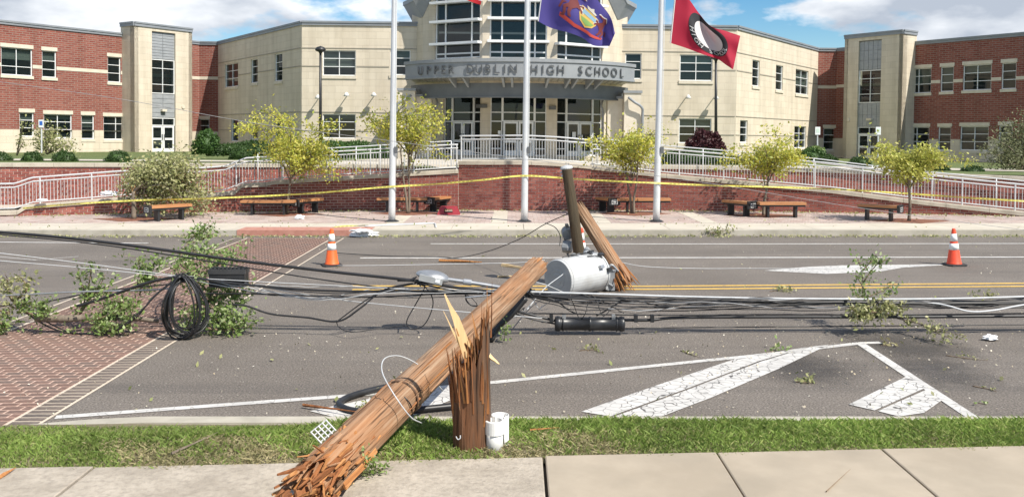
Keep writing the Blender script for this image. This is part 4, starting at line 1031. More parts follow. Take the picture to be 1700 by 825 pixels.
# flags: cloth patches with folds
class Flag:
    def __init__(s, top, bot, Y, amp, ph, k=7.5): s.t = [Vector((p[0], p[1], 0)) for p in top]; s.b = [Vector((p[0], p[1], 0)) for p in bot]; s.Y = Y; s.amp = amp; s.ph = ph; s.tc = curve(s.t, 10); s.bc = curve(s.b, 10); s.k = k
    def S(s, u, v, off=0.0):
        def ev(c): x = u*(len(c)-1); i = min(int(x), len(c)-2); return c[i].lerp(c[i+1], x-i)
        p = ev(s.bc).lerp(ev(s.tc), v)
        d = s.amp*min(1, u*2.5)*(math.sin(u*s.k+v*2.2+s.ph)+.45*math.sin(u*15+v*4-s.ph)+.25*math.sin(v*9+u*4))
        return at(p.x, p.y, s.Y+d-off)
    def cloth(s, name, m, root, nu=44, nv=26, v0=0, v1=1, off=0):
        mb = MB()
        for i in range(nu+1):
            for j in range(nv+1): mb.v.append(tuple(s.S(i/nu, v0+(v1-v0)*j/nv, off)))
        for i in range(nu):
            for j in range(nv): a = i*(nv+1)+j; mb.f.append((a, a+nv+1, a+nv+2, a+1))
        return mb.build(name, m, root, True, fix=False)
    def decal(s, name, polys, m, root, off=.012, step=.02):
        """polys: triangles or quads in (u,v); subdivided so that they follow the folds"""
        bm = bmesh.new()
        for P in polys: bm.faces.new([bm.verts.new((p[0], p[1], 0)) for p in P])
        bmesh.ops.triangulate(bm, faces=bm.faces)
        for _ in range(4):
            ed = [e for e in bm.edges if e.calc_length() > step*1.6]
            if not ed: break
            bmesh.ops.subdivide_edges(bm, edges=ed, cuts=1); bmesh.ops.triangulate(bm, faces=bm.faces)
        b = BASE[root.name]
        for v in bm.verts: v.co = s.S(min(max(v.co.x, 0), 1), min(max(v.co.y, 0), 1), off)-b
        me = bpy.data.meshes.new(name); bm.to_mesh(me); bm.free(); return link(name, me, m, root)
def clothmat(name, c, tr=.35):
    m, N, L, b = nodes(name); b.inputs['Base Color'].default_value = (*c, 1); b.inputs['Roughness'].default_value = .75
    tn = N.new('ShaderNodeBsdfTranslucent'); tn.inputs[0].default_value = (*c, 1); ms = N.new('ShaderNodeMixShader'); ms.inputs[0].default_value = tr
    L.new(b.outputs[0], ms.inputs[1]); L.new(tn.outputs[0], ms.inputs[2]); L.new(ms.outputs[0], N['Material Output'].inputs[0]); return m
clothmat('flag_blue', (.075, .06, .27)); clothmat('flag_red', (.44, .016, .048)); clothmat('flag_white', (.75, .75, .75)); clothmat('flag_black', (.02, .02, .025), .1)
clothmat('flag_stripe', (.55, .02, .03)); clothmat('emb_gold', (.62, .42, .10), .2); clothmat('emb_maroon', (.16, .03, .03), .1); clothmat('emb_green', (.20, .36, .10), .2); clothmat('emb_sky', (.25, .42, .55), .2); clothmat('emb_red', (.55, .07, .05), .2); clothmat('emb_pale', (.72, .68, .60), .2)
def ell(cx, cy, rx, ry, a0=0, a1=2*PI, n=24): return [(cx+rx*math.cos(a0+(a1-a0)*i/n), cy+ry*math.sin(a0+(a1-a0)*i/n)) for i in range(n)]
# blue state flag
fl = Flag([(905, -52), (938, -48), (972, -22), (998, 8), (1014, 30), (1021, 56)], [(893.5, 36), (915, 47), (945, 55), (968, 64), (985, 76), (1012, 77)], FY-.1, .13, .6)
root = empty('flag', at(893, 36, FY-.1), 'deep blue flag with two horses and a shield streaming from the middle pole', 'flag')
fl.cloth('cloth', MT['flag_blue'], root); hm = MB()
hm.tube([fl.S(0, v) for v in np.linspace(0, 1, 8)], .016, 5); hm.build('hoist_band', MT['flag_white'], root)
asp = 1.45
def sc_(pts, cx, cy, s, mirror=1): return [(cx+mirror*p[0]*s/asp, cy+p[1]*s) for p in pts]
shield = [(-.5, .5), (.5, .5), (.52, .0), (.38, -.4), (0, -.68), (-.38, -.4), (-.52, 0)]
ec = (.55, .48)
fl.decal('emblem_shield', [sc_([(x*1.14, y*1.12) for x, y in shield], *ec, .30)], MT['emb_gold'], root, .012)
fl.decal('emblem_shield_top', [sc_([(-.44, .42), (.44, .42), (.45, .12), (-.45, .12)], *ec, .30)], MT['emb_sky'], root, .018)
fl.decal('emblem_shield_base', [sc_([(-.45, -.12), (.45, -.12), (.32, -.38), (0, -.58), (-.32, -.38)], *ec, .30)], MT['emb_green'], root, .018)
fl.decal('emblem_crest', [sc_([(-.25, .6), (.25, .6), (.34, .75), (.12, .78), (.05, .98), (-.1, .8), (-.34, .78)], *ec, .30)], MT['emb_pale'], root, .014)
horse = [[(.0, .1), (.16, .34), (.3, .3), (.34, -.05), (.2, -.15)], [(.16, .34), (.1, .58), (.24, .68), (.33, .5), (.3, .3)], [(.1, .58), (-.06, .56), (-.1, .48), (.1, .47)], [(.05, .14), (-.1, .22), (-.17, .1), (-.12, .08), (-.06, .15), (.04, .06)], [(.0, .1), (-.1, .0), (-.14, -.12), (-.08, -.12), (-.02, -.02), (.08, .0)],
         [(.34, .0), (.46, -.15), (.42, -.42), (.48, -.55), (.36, -.55), (.34, -.38), (.36, -.2), (.24, -.12)], [(.2, -.12), (.22, -.32), (.16, -.5), (.26, -.5), (.32, -.3), (.3, -.1)], [(.36, .02), (.52, .0), (.58, -.3), (.52, -.3), (.46, -.06)]]
for mi, cx in ((1, ec[0]+.13), (-1, ec[0]-.13)):
    fl.decal('emblem_horse', [sc_([(x*1.1+.0, y) for x, y in h], cx, ec[1]+.05, .46, mi) for h in horse], MT['emb_maroon'], root, .016)
    fl.decal('emblem_horse_edge', [sc_([(x*1.18-.02, y*1.06+.02) for x, y in h], cx, ec[1]+.05, .46, mi) for h in horse[1:5]], MT['emb_pale'], root, .013)
fl.decal('emblem_ribbon', [sc_([(-.95, -.34), (-.4, -.56), (0, -.62), (.4, -.56), (.95, -.34), (.95, -.5), (.4, -.72), (0, -.78), (-.4, -.72), (-.95, -.5)][0:1]+[(-.4, -.56), (-.4, -.72), (-.95, -.5)], *ec, .46), sc_([(-.4, -.56), (.4, -.56), (.4, -.72), (-.4, -.72)], *ec, .46), sc_([(.4, -.56), (.95, -.34), (.95, -.5), (.4, -.72)], *ec, .46)], MT['emb_red'], root, .015)
# red school flag
fr2 = Flag([(1123, -26), (1143, -2), (1160, 22), (1180, 44), (1205, 52), (1229, 60)], [(1113, 72), (1138, 80), (1165, 90), (1190, 98), (1205, 108), (1217, 116)], FY-.1, .12, 2.2, 8.5)
root = empty('flag', at(1113, 72, FY-.1), 'crimson school flag with a round white badge ringed in black', 'flag')
fr2.cloth('cloth', MT['flag_red'], root)
hm = MB(); hm.tube([fr2.S(0, v) for v in np.linspace(0, 1, 8)], .02, 5); hm.build('hoist_band', MT['flag_white'], root)
cx, cy, R_ = .53, .54, .46; asp2 = 1.5
ringo = [(cx+R_/asp2*math.cos(a), cy+R_*math.sin(a)) for a in np.linspace(0, 2*PI, 40, endpoint=False)]; ringi = [(cx+R_*.70/asp2*math.cos(a), cy+R_*.70*math.sin(a)) for a in np.linspace(0, 2*PI, 40, endpoint=False)]
fr2.decal('badge_ring', [[ringo[i], ringo[(i+1) % 40], ringi[(i+1) % 40], ringi[i]] for i in range(40)], MT['flag_black'], root, .012)
fr2.decal('badge_centre', [[(cx, cy), ringi[i], ringi[(i+1) % 40]] for i in range(40)], MT['flag_white'], root, .012)
word = 'HIGH SCHOOL'
for i, ch in enumerate(word):
    if ch == ' ': continue
    me = glyph(ch, 1, 0); a = math.radians(192+i*15.5); r_ = R_*.85
    polys = []
    for p in me.polygons:
        P = []
        for vi in p.vertices:
            v = me.vertices[vi].co; lx, ly = v.x*.15, v.y*.15
            rad = r_-ly; tan_ = lx
            x = rad*math.cos(a)-tan_*math.sin(a)*1.0; y = rad*math.sin(a)+tan_*math.cos(a)
            P.append((cx+x/asp2, cy+y))
        if p.normal.z > 0: polys.append(P)
    fr2.decal('badge_letter', polys, MT['flag_white'], root, .020, .03)
# national flag, almost wholly above the frame
fu = Flag([(660, -215), (700, -205), (740, -165), (775, -130), (800, -105), (815, -70)], [(662, -95), (690, -80), (720, -50), (745, -22), (772, -1), (798, 9)], FY-.1, .12, 1.0)
root = empty('flag', at(662, -95, FY-.1), 'striped red and white flag tip dipping into the top of the photo', 'flag')
for i in range(13):
    o = fu.cloth('stripe', MT['flag_stripe' if i % 2 == 0 else 'flag_white'], root, 40, 2, i/13, (i+1)/13)
fu.decal('canton', [[(0, .46), (.4, .46), (.4, 1), (0, 1)]], MT['flag_blue'], root, .01)

# lamp posts
for px, ptop, pbot, Y, lab in ((532, 80, 250, 47, 'black lamp post before the left buff wall'), (1188.5, 93, 250, 47, 'black lamp post behind the red school flag')):
    t_, b = at(px, ptop, Y), at(px, pbot, Y); root = empty('lamp_post', b, lab, 'lamp post', 'black lamp posts before the school')
    MB().tube([b, t_-Vector((0, 0, .15))], [.085, .06], 12).build('post', MT['black_paint'], root, True)
    MB().lathe([(.14, 0), (.14, .12), (.09, .2)], 14, c=b).build('base_cover', MT['black_paint'], root)
    MB().lathe([(.06, -.3), (.1, -.22), (.27, -.14), (.28, -.08), (.2, .03), (.06, .08), (.02, .1)], 18, c=t_).build('lamp_head', MT['black_paint'], root, True)
# parking signs
mat('sign_white', (.70, .72, .72), (.76, .78, .78), 3, .5); mat('sign_blue', (.03, .12, .45), None, 1, .5); mat('sign_green', (.55, .66, .58), None, 1, .5)
for px, y0, y1, yb, Y, lab in ((69, 199, 212, 254, 44, 'accessible parking sign on a post before the left brick wing'), (1357, 211, 224, 262, 44, 'small parking sign by the right brick connector'), (1457.5, 211, 224, 262, 44, 'small parking sign before the right stair tower')):
    b = at(px, yb, Y); t_ = at(px, y0, Y); root = empty('parking_sign', b, lab, 'sign', 'parking signs on the terrace')
    MB().tube([b, t_], .035, 8).build('post', MT['rail'], root)
    h_ = (at(px, y0, Y)-at(px, y1, Y)).z; w_ = h_*.32
    MB().box(t_.x-w_, t_.x+w_, Y-.06, Y-.045, t_.z-h_, t_.z).build('plate', MT['sign_white'], root)
    MB().box(t_.x-w_*.6, t_.x+w_*.6, Y-.066, Y-.061, t_.z-h_*.72, t_.z-h_*.2).build('symbol', MT['sign_blue' if px < 100 else 'sign_green'], root)

# benches
mat('bench_logo', (.55, .56, .56), None, 1, .5)
def bench(label, c, ang, L_, endpanel=True):
    root = empty('bench', c, label, 'bench', 'wooden benches round the tree beds', ang)
    W, H, T = .36, .43, .07
    def p(m_): return m_
    def lk(mb, nm, mt):
        o = link(nm, mb.mesh(nm), MT[mt], root); return o
    for i in range(3):
        y0 = -W/2+i*W/3; lk(MB().box(-L_/2, L_/2, y0+.004, y0+W/3-.004, H-T, H), 'seat_plank', 'bench_wood')
    lk(MB().box(-L_/2+.02, L_/2-.02, -W/2+.03, W/2-.03, H-T-.05, H-T-.002), 'seat_frame', 'black_paint')
    for x in (-L_*.30, L_*.30): lk(MB().box(x-.03, x+.03, -W*.3, W*.3, 0, H-T-.052), 'leg', 'black_paint')
    if endpanel:
        lk(MB().box(-L_/2-.06, -L_/2-.001, -W/2-.01, W/2+.01, H-.20, H+.015), 'end_panel', 'black_paint')
        f = MB(); x0, x1 = -L_/2-.068, -L_/2-.0605
        for (a, b_, c0, c1) in ((-.1, .1, H-.06, H-.045), (-.1, .1, H-.165, H-.15), (-.1, -.085, H-.15, H-.06), (.085, .1, H-.15, H-.06), (-.045, .045, H-.12, H-.09)): f.box(x0, x1, a, b_, c0, c1)
        lk(f, 'end_emblem', 'bench_logo')
    return root
def pb(px, py): g_ = gnd(px, py, .142); return g_
B = [('bench half hidden by the fallen crown, its black end towards the road', pb(281, 366), math.radians(48), 1.15, True),
     ('long bench left of the left flagpole, under the leftmost yellow tree', pb(446, 357), 0, 1.55, False), ('short bench meeting the long one under the leftmost yellow tree', pb(511, 354), math.radians(55), .95, True),
     ('long bench right behind the left flagpole', pb(668, 352), 0, 1.5, False), ('short bench with black end beside the red step stool', pb(728, 350), math.radians(60), .9, True),
     ('long bench passing behind the right flagpole', pb(1068, 353), 0, 1.6, False), ('short bench with black end left of the right flagpole', pb(1007, 352), math.radians(115), .8, True),
     ('long bench under the low broad tree on the right', pb(1297, 361), 0, 1.3, False), ('short bench with black end under the low broad tree', pb(1226, 358), math.radians(122), 1.0, True),
     ('rightmost bench, beside the rounded tree at the plaza end', pb(1459, 366), math.radians(140), 1.05, True)]
for b_ in B: bench(*b_)
# red step stool
c = gnd(745, 356, .142); root = empty('step_stool', c, 'dark red plastic step stool beside a bench', 'stool'); mat('red_plastic', (.27, .022, .032), (.33, .03, .042), 3, .5)
mb = MB()
def fr(x, y, z): k = 1-.30*z/.25; return (c.x+x*k, c.y+y*k, c.z+z)
for x0, x1, z0, z1 in ((-.33, -.14, .0, .18), (.14, .33, 0, .18), (-.14, .14, 0, .06)):
    mb.box(x0, x1, -.2, -.17, z0, z1, fn=fr); mb.box(x0, x1, .17, .2, z0, z1, fn=fr)
mb.box(-.33, .33, -.2, .2, .181, .23, fn=fr); mb.box(-.33, -.30, -.165, .165, 0, .18, fn=fr); mb.box(.30, .33, -.165, .165, 0, .18, fn=fr); mb.build('step_body', MT['red_plastic'], root)
mb = MB().box(-.28, .28, -.16, .16, .231, .24, fn=fr); mb.build('tread', MT['red_plastic'], root)

# caution tape tied from the snapped tree past the three poles
m, N, L, b = nodes('caution_tape'); b.inputs['Roughness'].default_value = .4
uvn = N.new('ShaderNodeUVMap'); uvn.uv_map = 'wall'
sx_ = N.new('ShaderNodeSeparateXYZ'); L.new(uvn.outputs[0], sx_.inputs[0])
fx = N.new('ShaderNodeMath'); fx.operation = 'FRACT'; L.new(sx_.outputs[0], fx.inputs[0])
ml = N.new('ShaderNodeMath'); ml.operation = 'MULTIPLY'; ml.inputs[1].default_value = 9; L.new(sx_.outputs[0], ml.inputs[0]); f9 = N.new('ShaderNodeMath'); f9.operation = 'FRACT'; L.new(ml.outputs[0], f9.inputs[0])
g1 = N.new('ShaderNodeMath'); g1.operation = 'LESS_THAN'; g1.inputs[1].default_value = .62; L.new(f9.outputs[0], g1.inputs[0])
g2 = N.new('ShaderNodeMath'); g2.operation = 'LESS_THAN'; g2.inputs[1].default_value = .78; L.new(fx.outputs[0], g2.inputs[0])
yy_ = N.new('ShaderNodeMath'); yy_.operation = 'COMPARE'; yy_.inputs[1].default_value = .5; yy_.inputs[2].default_value = .24; L.new(sx_.outputs[1], yy_.inputs[0])
p1_ = N.new('ShaderNodeMath'); p1_.operation = 'MULTIPLY'; L.new(g1.outputs[0], p1_.inputs[0]); L.new(g2.outputs[0], p1_.inputs[1]); p2_ = N.new('ShaderNodeMath'); p2_.operation = 'MULTIPLY'; L.new(p1_.outputs[0], p2_.inputs[0]); L.new(yy_.outputs[0], p2_.inputs[1])
L.new(mix(N, L, p2_.outputs[0], (.64, .58, .12), (.26, .23, .06)), b.inputs['Base Color'])
def tape(name, label, P, w=.046, twist=0, flatz=False):
    mb = MB(); uvs = []; s = 0; pr = []
    for i, p in enumerate(P):
        if i: s += (P[i]-P[i-1]).length
        tw = twist*math.sin(s*1.7)+.25*math.sin(s*5)
        d = (P[min(i+1, len(P)-1)]-P[max(i-1, 0)]).normalized(); up = Vector((0, 0, 1)) if not flatz else Vector((0, 1, 0)); sd_ = d.cross(up)
        o = (up*math.cos(tw)+sd_*math.sin(tw))*w/2; pr.append((p-o, p+o, s))
    for i in range(len(pr)-1):
        b_ = len(mb.v); mb.v += [tuple(pr[i][0]), tuple(pr[i+1][0]), tuple(pr[i+1][1]), tuple(pr[i][1])]; mb.f.append((b_, b_+1, b_+2, b_+3))
        uvs += [(pr[i][2], 0), (pr[i+1][2], 0), (pr[i+1][2], 1), (pr[i][2], 1)]
    me = mb.mesh(name, P[0]); me.uv_layers.new(name='wall').data.foreach_set('uv', np.array(uvs, dtype=np.float32).ravel())
    o = link(name, me, MT['caution_tape'], None, P[0]); return tag(o, label, 'tape')
TP = [at(38, 346, 25.2), at(120, 339, 25.0), at(222, 333, 24.75), at(330, 330, 24.6), at(430, 326, 24.5), at(520, 321, 24.4), at(600, 314, 24.2), at(650, 310, FY-.11), at(720, 306, 24.1), at(800, 299, 24.1), at(870.5, 292, FY-.11), at(950, 297, 24.1), at(1040, 302, 24.1), at(1090, 304, FY-.11), at(1180, 308, 24.3), at(1280, 310.5, 25.2), at(1400, 315, 25.9), at(1500, 321, 25.6), at(1600, 328, 25.2), at(1700, 334, 24.9), at(1760, 338, 24.7)]
tape('caution_tape', 'yellow caution tape strung past the flagpoles along the brick wall', curve(TP, 8), twist=.5)
tape('caution_tape', 'loose strip of yellow caution tape lying on the kerb near a cone', curve([gnd(553, 377, .147), gnd(575, 375.5, .15), gnd(595, 374.5, .148), gnd(613, 374, .147)], 6), w=.16, flatz=True)
# bent grey pipe lying on the kerb
P = curve([gnd(606, 375.5, .16), gnd(660, 373, .16), gnd(715, 371, .16), gnd(722, 371.5, .16), gnd(724, 377, .16)], 6)
tag(MB().tube(P, .022, 8).build('bent_pipe', MT['rail'], None, True, base=P[0]), 'bent grey pipe lying on the kerb before the left flagpole', 'pipe')
# crumpled white plastic bags
mat('white_plastic', (.74, .75, .76), (.82, .82, .82), 5, .4)
def crumple(label, c, r, seed, flat=.5, name='plastic_bag', cat='plastic bag', mn='white_plastic'):
    rg = random.Random(seed); bm = bmesh.new(); bmesh.ops.create_icosphere(bm, subdivisions=3, radius=1)
    for v in bm.verts:
        k = 1+.25*math.sin(v.co.x*5+seed)*math.cos(v.co.y*6)+.15*math.sin(v.co.z*9+v.co.x*4)+rg.uniform(-.07, .07)
        v.co = Vector((v.co.x*r*1.4*k, v.co.y*r*k, max(-r*.2, v.co.z*r*flat*k)))
    me = bpy.data.meshes.new(name); bm.to_mesh(me); bm.free(); o = link(name, me, MT[mn], None, c); return tag(o, label, cat)
crumple('crumpled white bag caught on the left ramp wall', at(180, 322, 26.2), .16, 1)
crumple('small flattened white bag further left on the ramp wall', at(70, 332, 25.9), .10, 2, .3)
crumple('white bag lying in the far gutter right of the crosswalk', gnd(603, 389, .05), .22, 3, .35)
crumple('white bag beside the bench legs under the leftmost tree', gnd(497, 362, .18), .09, 4, .9)
crumple('white rag lying on top of the kerb above the gutter bag', gnd(600, 383, .16), .17, 6, .25)
crumple('clear crumpled bag on the right side of the road', gnd(1644, 561, .03), .06, 5, .6)
# ================================================================ wreckage on the road
def timber(name, dark, mid, pale, orange, of=.5, crack=.8):
    """weathered utility-pole timber: grain along local Z, dark checks, patches of bared orange wood"""
    m, N, L, b = nodes(name); b.inputs['Roughness'].default_value = .88; b.inputs['Specular IOR Level'].default_value = .25
    t = N.new('ShaderNodeTexCoord')
    def mapped(sz, off=0):
        q = N.new('ShaderNodeMapping'); q.inputs['Scale'].default_value = (1, 1, sz); q.inputs['Location'].default_value = (off, off*.7, 0); L.new(t.outputs['Object'], q.inputs[0]); return q.outputs[0]
    g1 = noise(N, L, mapped(.035), 34, 5, .65); g2 = noise(N, L, mapped(.09, 3), 7, 5, .6); g3 = noise(N, L, mapped(.02, 9), 60, 3, .6); g4 = noise(N, L, mapped(.3, 5), 3.5, 5, .6)
    c = ramp(N, L, g1, [(.3, dark), (.48, mid), (.68, pale)])
    c = mix(N, L, ramp(N, L, g4, [(.45, (0, 0, 0)), (.62, (of, of, of))]), c, orange)
    c = mix(N, L, 1.0, c, ramp(N, L, g2, [(.3, (.72, .7, .68)), (.65, (1.1, 1.08, 1.06))]), 'MULTIPLY')
    ck = ramp(N, L, g3, [(.36, (crack, crack, crack)), (.42, (0, 0, 0))])
    c = mix(N, L, ck, c, tuple(x*.22 for x in dark)); L.new(c, b.inputs['Base Color'])
    bp = N.new('ShaderNodeBump'); bp.inputs['Strength'].default_value = 1; bp.inputs['Distance'].default_value = .012
    L.new(mix(N, L, .5, g1, g3), bp.inputs['Height']); L.new(bp.outputs[0], b.inputs['Normal'])
timber('pole_wood', (.15, .085, .05), (.285, .17, .10), (.40, .29, .20), (.36, .165, .07), .5, .75)
timber('pole_dark', (.035, .024, .018), (.085, .055, .037), (.15, .105, .075), (.24, .095, .038), .55)
mat('pole_green', (.04, .03, .016), (.095, .066, .036), 6, .85, .8, stretch=(1, 1, .07), bscale=24, bdist=.015, c3=(.13, .06, .03), s3=2, f3=.6)
timber('split_wood', (.17, .065, .024), (.36, .155, .055), (.54, .30, .13), (.44, .20, .07), .4, .6)
mat('fresh_wood', (.62, .41, .19), (.78, .58, .32), 8, .8, .5, stretch=(1, 1, .1), bscale=30, bdist=.01)
timber('red_split', (.075, .03, .016), (.19, .08, .035), (.31, .145, .065), (.34, .13, .045), .5, .6)
mat('cable_black', (.012, .012, .013), (.022, .022, .024), 10, .42)
mat('cable_pale', (.42, .43, .44), (.52, .53, .54), 10, .45)
mat('cable_grey', (.20, .20, .205), (.28, .28, .285), 10, .5)
mat('steel', (.34, .35, .36), (.46, .47, .48), 6, .4, metal=.7)
mat('rubber', (.02, .02, .02), (.03, .03, .03), 6, .7)
def along(p, q):
    z = (q-p); return Matrix.LocRotScale(p, z.to_track_quat('Z', 'Y'), None), z.length
def trunk_mesh(L_, r0, r1, seed, n=44, m=70, groove=.05, jag0=0, jag1=0):
    """weathered pole along +Z with checks and ragged ends"""
    nr = np.random.default_rng(seed); ang = np.arange(n)*2*PI/n
    ch = np.zeros((n, m+1))
    for _ in range(int(n*1.1)):
        k = nr.integers(0, n); c_ = nr.uniform(0, 1); w_ = nr.uniform(.05, .3); ch[k] = np.maximum(ch[k], nr.uniform(.4, 1)*np.clip(1-np.abs(np.linspace(0, 1, m+1)-c_)/w_, 0, 1)**.5)
    wob = nr.normal(size=(n,))*.004
    e0 = nr.uniform(0, 1, n)**1.5*jag0; e1 = nr.uniform(0, 1, n)**1.5*jag1
    mb = MB()
    for i in range(m+1):
        t_ = i/m
        for k in range(n):
            z0, z1 = e0[k], L_-e1[k]; z = z0+(z1-z0)*t_
            r = r0+(r1-r0)*t_
            r *= 1-groove*ch[k, i]+wob[k]+.008*math.sin(t_*31+k*2.1)+.02*math.sin(ang[k]*3+t_*6)
            mb.v.append((r*math.cos(ang[k]), r*math.sin(ang[k]), z))
    for i in range(m):
        for k in range(n): k2 = (k+1) % n; mb.f.append((i*n+k, i*n+k2, (i+1)*n+k2, (i+1)*n+k))
    b = len(mb.v); mb.v += [(0, 0, jag0*.5), (0, 0, L_-jag1*.5)]
    for k in range(n): k2 = (k+1) % n; mb.f += [(b, k2, k), (b+1, m*n+k, m*n+k2)]
    return mb
def shard(p, q, w0, w1, th, rg, tip=.15, side=None):
    """a splinter: flat tapering wedge from p to q with a ragged side"""
    p, q = Vector(p), Vector(q); d = (q-p).normalized(); s = d.orthogonal().normalized(); s.rotate(Matrix.Rotation(rg.uniform(0, 6.28), 3, d))
    if side is not None: s = (side-d*side.dot(d)).normalized()
    t_ = d.cross(s)
    mb = MB(); R = 5
    for i in range(R+1):
        k = i/R; c = p.lerp(q, k)+s*rg.uniform(-.08, .08)*w0; w = (w0+(w1-w0)*k)*(1-(k**3)*(1-tip))*rg.uniform(.85, 1.12); h = th*(1-.75*k)
        mb.v += [tuple(c-s*w/2-t_*h/2), tuple(c+s*w/2-t_*h/2), tuple(c+s*w*.4+t_*h/2), tuple(c-s*w*.4+t_*h/2)]
    for i in range(R):
        for j in range(4): a = i*4+j; b = i*4+(j+1) % 4; mb.f.append((a, b, b+4, a+4))
    mb.f += [(3, 2, 1, 0), tuple(R*4+i for i in range(4))]
    return mb
# ---- stump
SB = gnd(783, 741, .13); SB.z = .10
stump = empty('pole_stump', SB, 'splintered stump of the snapped utility pole standing in the grass', 'pole stump')
rg = random.Random(21); nr = np.random.default_rng(21)
n, mrow = 40, 26; mb = MB(); topz = []
for k in range(n):
    a = 2*PI*k/n; x = math.cos(a)
    topz.append(.60+.26*max(0, x+.1)+.22*max(0, x-.4)+.05*math.sin(k*1.3)+.03*math.sin(k*2.9)+rg.uniform(-.015, .025))
chk = [rg.uniform(.3, 1) if rg.random() < .35 else 0 for _ in range(n)]
for i in range(mrow+1):
    for k in range(n):
        a = 2*PI*k/n; t_ = i/mrow; z = topz[k]*t_-.12*(1-t_); r = .145*(1-.07*t_)*(1-.05*chk[k]*(.4+.6*math.sin(t_*7+k))+.012*math.sin(a*3+t_*5))
        mb.v.append((r*math.cos(a), r*math.sin(a), z))
for i in range(mrow):
    for k in range(n): k2 = (k+1) % n; mb.f.append((i*n+k, i*n+k2, (i+1)*n+k2, (i+1)*n+k))
o = link('trunk', mb.mesh('trunk'), MT['pole_dark'], stump)
core = MB()
for i, (r, z) in enumerate(((.128, -.1), (.122, .45), (.10, .55))):
    for k in range(n): a = 2*PI*k/n; core.v.append((r*math.cos(a), r*math.sin(a), z+(nr.uniform(-.05, .1)+.16*max(0, math.cos(a)) if i == 2 else 0)))
for i in range(2):
    for k in range(n): k2 = (k+1) % n; core.f.append((i*n+k, i*n+k2, (i+1)*n+k2, (i+1)*n+k))
core.f.append(tuple(2*n+k for k in range(n))); link('heartwood', core.mesh('heartwood'), MT['split_wood'], stump)
for i in range(70):
    a = rg.uniform(0, 6.28); rr = .14*math.sqrt(rg.random()); x, y = rr*math.cos(a), rr*math.sin(a)
    hz = .66+.42*max(0, (x+.03)/.14)*rg.uniform(.5, 1.05)+rg.uniform(-.08, .14); z0 = rg.uniform(.28, .52)
    lean = Vector((x*.10-.02, y*.15, 0)) if x > -.04 else Vector((-.06*rg.random(), 0, 0))
    sm = shard((x, y, z0), Vector((x, y, hz))+lean, rg.uniform(.010, .04), rg.uniform(.003, .012), rg.uniform(.008, .022), rg)
    link('splinter', sm.mesh('splinter'), MT[rg.choice(('split_wood', 'red_split', 'red_split', 'pole_wood', 'red_split'))], stump)
def loc(px, py, dy=0): return at(px, py, SB.y+dy)-SB
# splinters split down the front face
for i in range(12):
    a = rg.uniform(PI*1.02, PI*1.98); x, y = .137*math.cos(a), .137*math.sin(a); z0 = rg.uniform(.18, .45); hz = z0+rg.uniform(.15, .35)
    sm = shard((x, y, z0), (x*1.06, y*1.10, hz), rg.uniform(.012, .03), .006, .012, rg); link('splinter', sm.mesh('splinter'), MT[rg.choice(('red_split', 'split_wood', 'pole_dark', 'red_split'))], stump)
for (p, q, w0, w1, th, mn) in (((780, 590), (739, 488), .085, .035, .025, 'fresh_wood'), ((772, 590), (736, 516), .018, .010, .012, 'fresh_wood'), ((775, 600), (757, 545), .03, .012, .02, 'split_wood'), ((815, 560), (817, 468), .014, .005, .012, 'red_split'), ((796, 580), (783, 519), .03, .01, .02, 'split_wood'), ((788, 600), (766, 560), .03, .02, .02, 'red_split'),
    ((806, 575), (812, 508), .035, .02, .02, 'red_split'), ((800, 580), (803, 520), .03, .012, .02, 'split_wood'), ((765, 630), (741, 588), .014, .006, .01, 'pole_wood'), ((768, 625), (752, 592), .012, .005, .01, 'pole_wood'), ((812, 590), (829, 604), .03, .02, .02, 'fresh_wood'), ((790, 596), (779, 562), .035, .018, .02, 'split_wood')):
    sm = shard(loc(*p, -.02), loc(*q, -.02-rg.uniform(0, .06)), w0, w1, th, rg, .3, Vector((1, .25, 0))); link('splinter', sm.mesh('splinter'), MT[mn], stump)
hk = MB().tube(curve([loc(757, 724, -.142), loc(760, 729, -.15), loc(764, 727, -.15), loc(764, 722, -.143)], 4), .004, 6); link('staple', hk.mesh('staple'), MT['cable_pale'], stump)
# ---- pipes beside the stump
mat('pvc', (.66, .66, .64), (.74, .74, .72), 4, .45, c3=(.5, .48, .44), s3=5, f3=.4)
pc = gnd(821, 746, .13); root = empty('drain_pipe', pc, 'short white plastic pipe with a collar standing beside the stump', 'pipe')
MB().lathe([(.064, -.05), (.064, .19), (.060, .19), (.06, .15)], 24, c=pc).build('pipe', MT['pvc'], root, True)
MB().lathe([(.066, .12), (.073, .123), (.073, .218), (.070, .222), (.056, .222), (.056, .18)], 24, c=pc).build('collar', MT['pvc'], root)
pc2 = pc+Vector((.04, .085, 0)); mb = MB(); nn2 = 16
for i in range(nn2+1):
    a = math.radians(-60+290*i/nn2)
    for r in (.066, .060):
        for z in (-.05, .235): mb.v.append((pc2.x+r*math.cos(a), pc2.y+r*math.sin(a), pc2.z+z))
for i in range(nn2): b = i*4; mb.f += [(b, b+4, b+5, b+1), (b+2, b+3, b+7, b+6), (b+1, b+5, b+7, b+3)]
tag(mb.build('conduit_guard', MT['pvc'], None, True, base=pc2), 'split grey-white conduit guard behind the short pipe', 'pipe')
# ---- fallen pole
PA, PBt = at(517, 810, 5.55), at(893, 442, 11.0)
PA.z = max(PA.z, .28)
fp = empty('fallen_pole', PA, 'long weathered wooden utility pole fallen across the pavement and road', 'utility pole'); M_, L_ = along(PA, PBt)
fp.rotation_mode = 'QUATERNION'; fp.rotation_quaternion = M_.to_quaternion()
o = link('trunk', trunk_mesh(L_, .150, .120, 31, n=84, groove=.03, jag0=.6, jag1=.10, m=120).mesh('trunk'), MT['pole_wood'], fp)
o.data.polygons.foreach_set('use_smooth', [True]*len(o.data.polygons))
rg = random.Random(33)
Minv = M_.inverted()
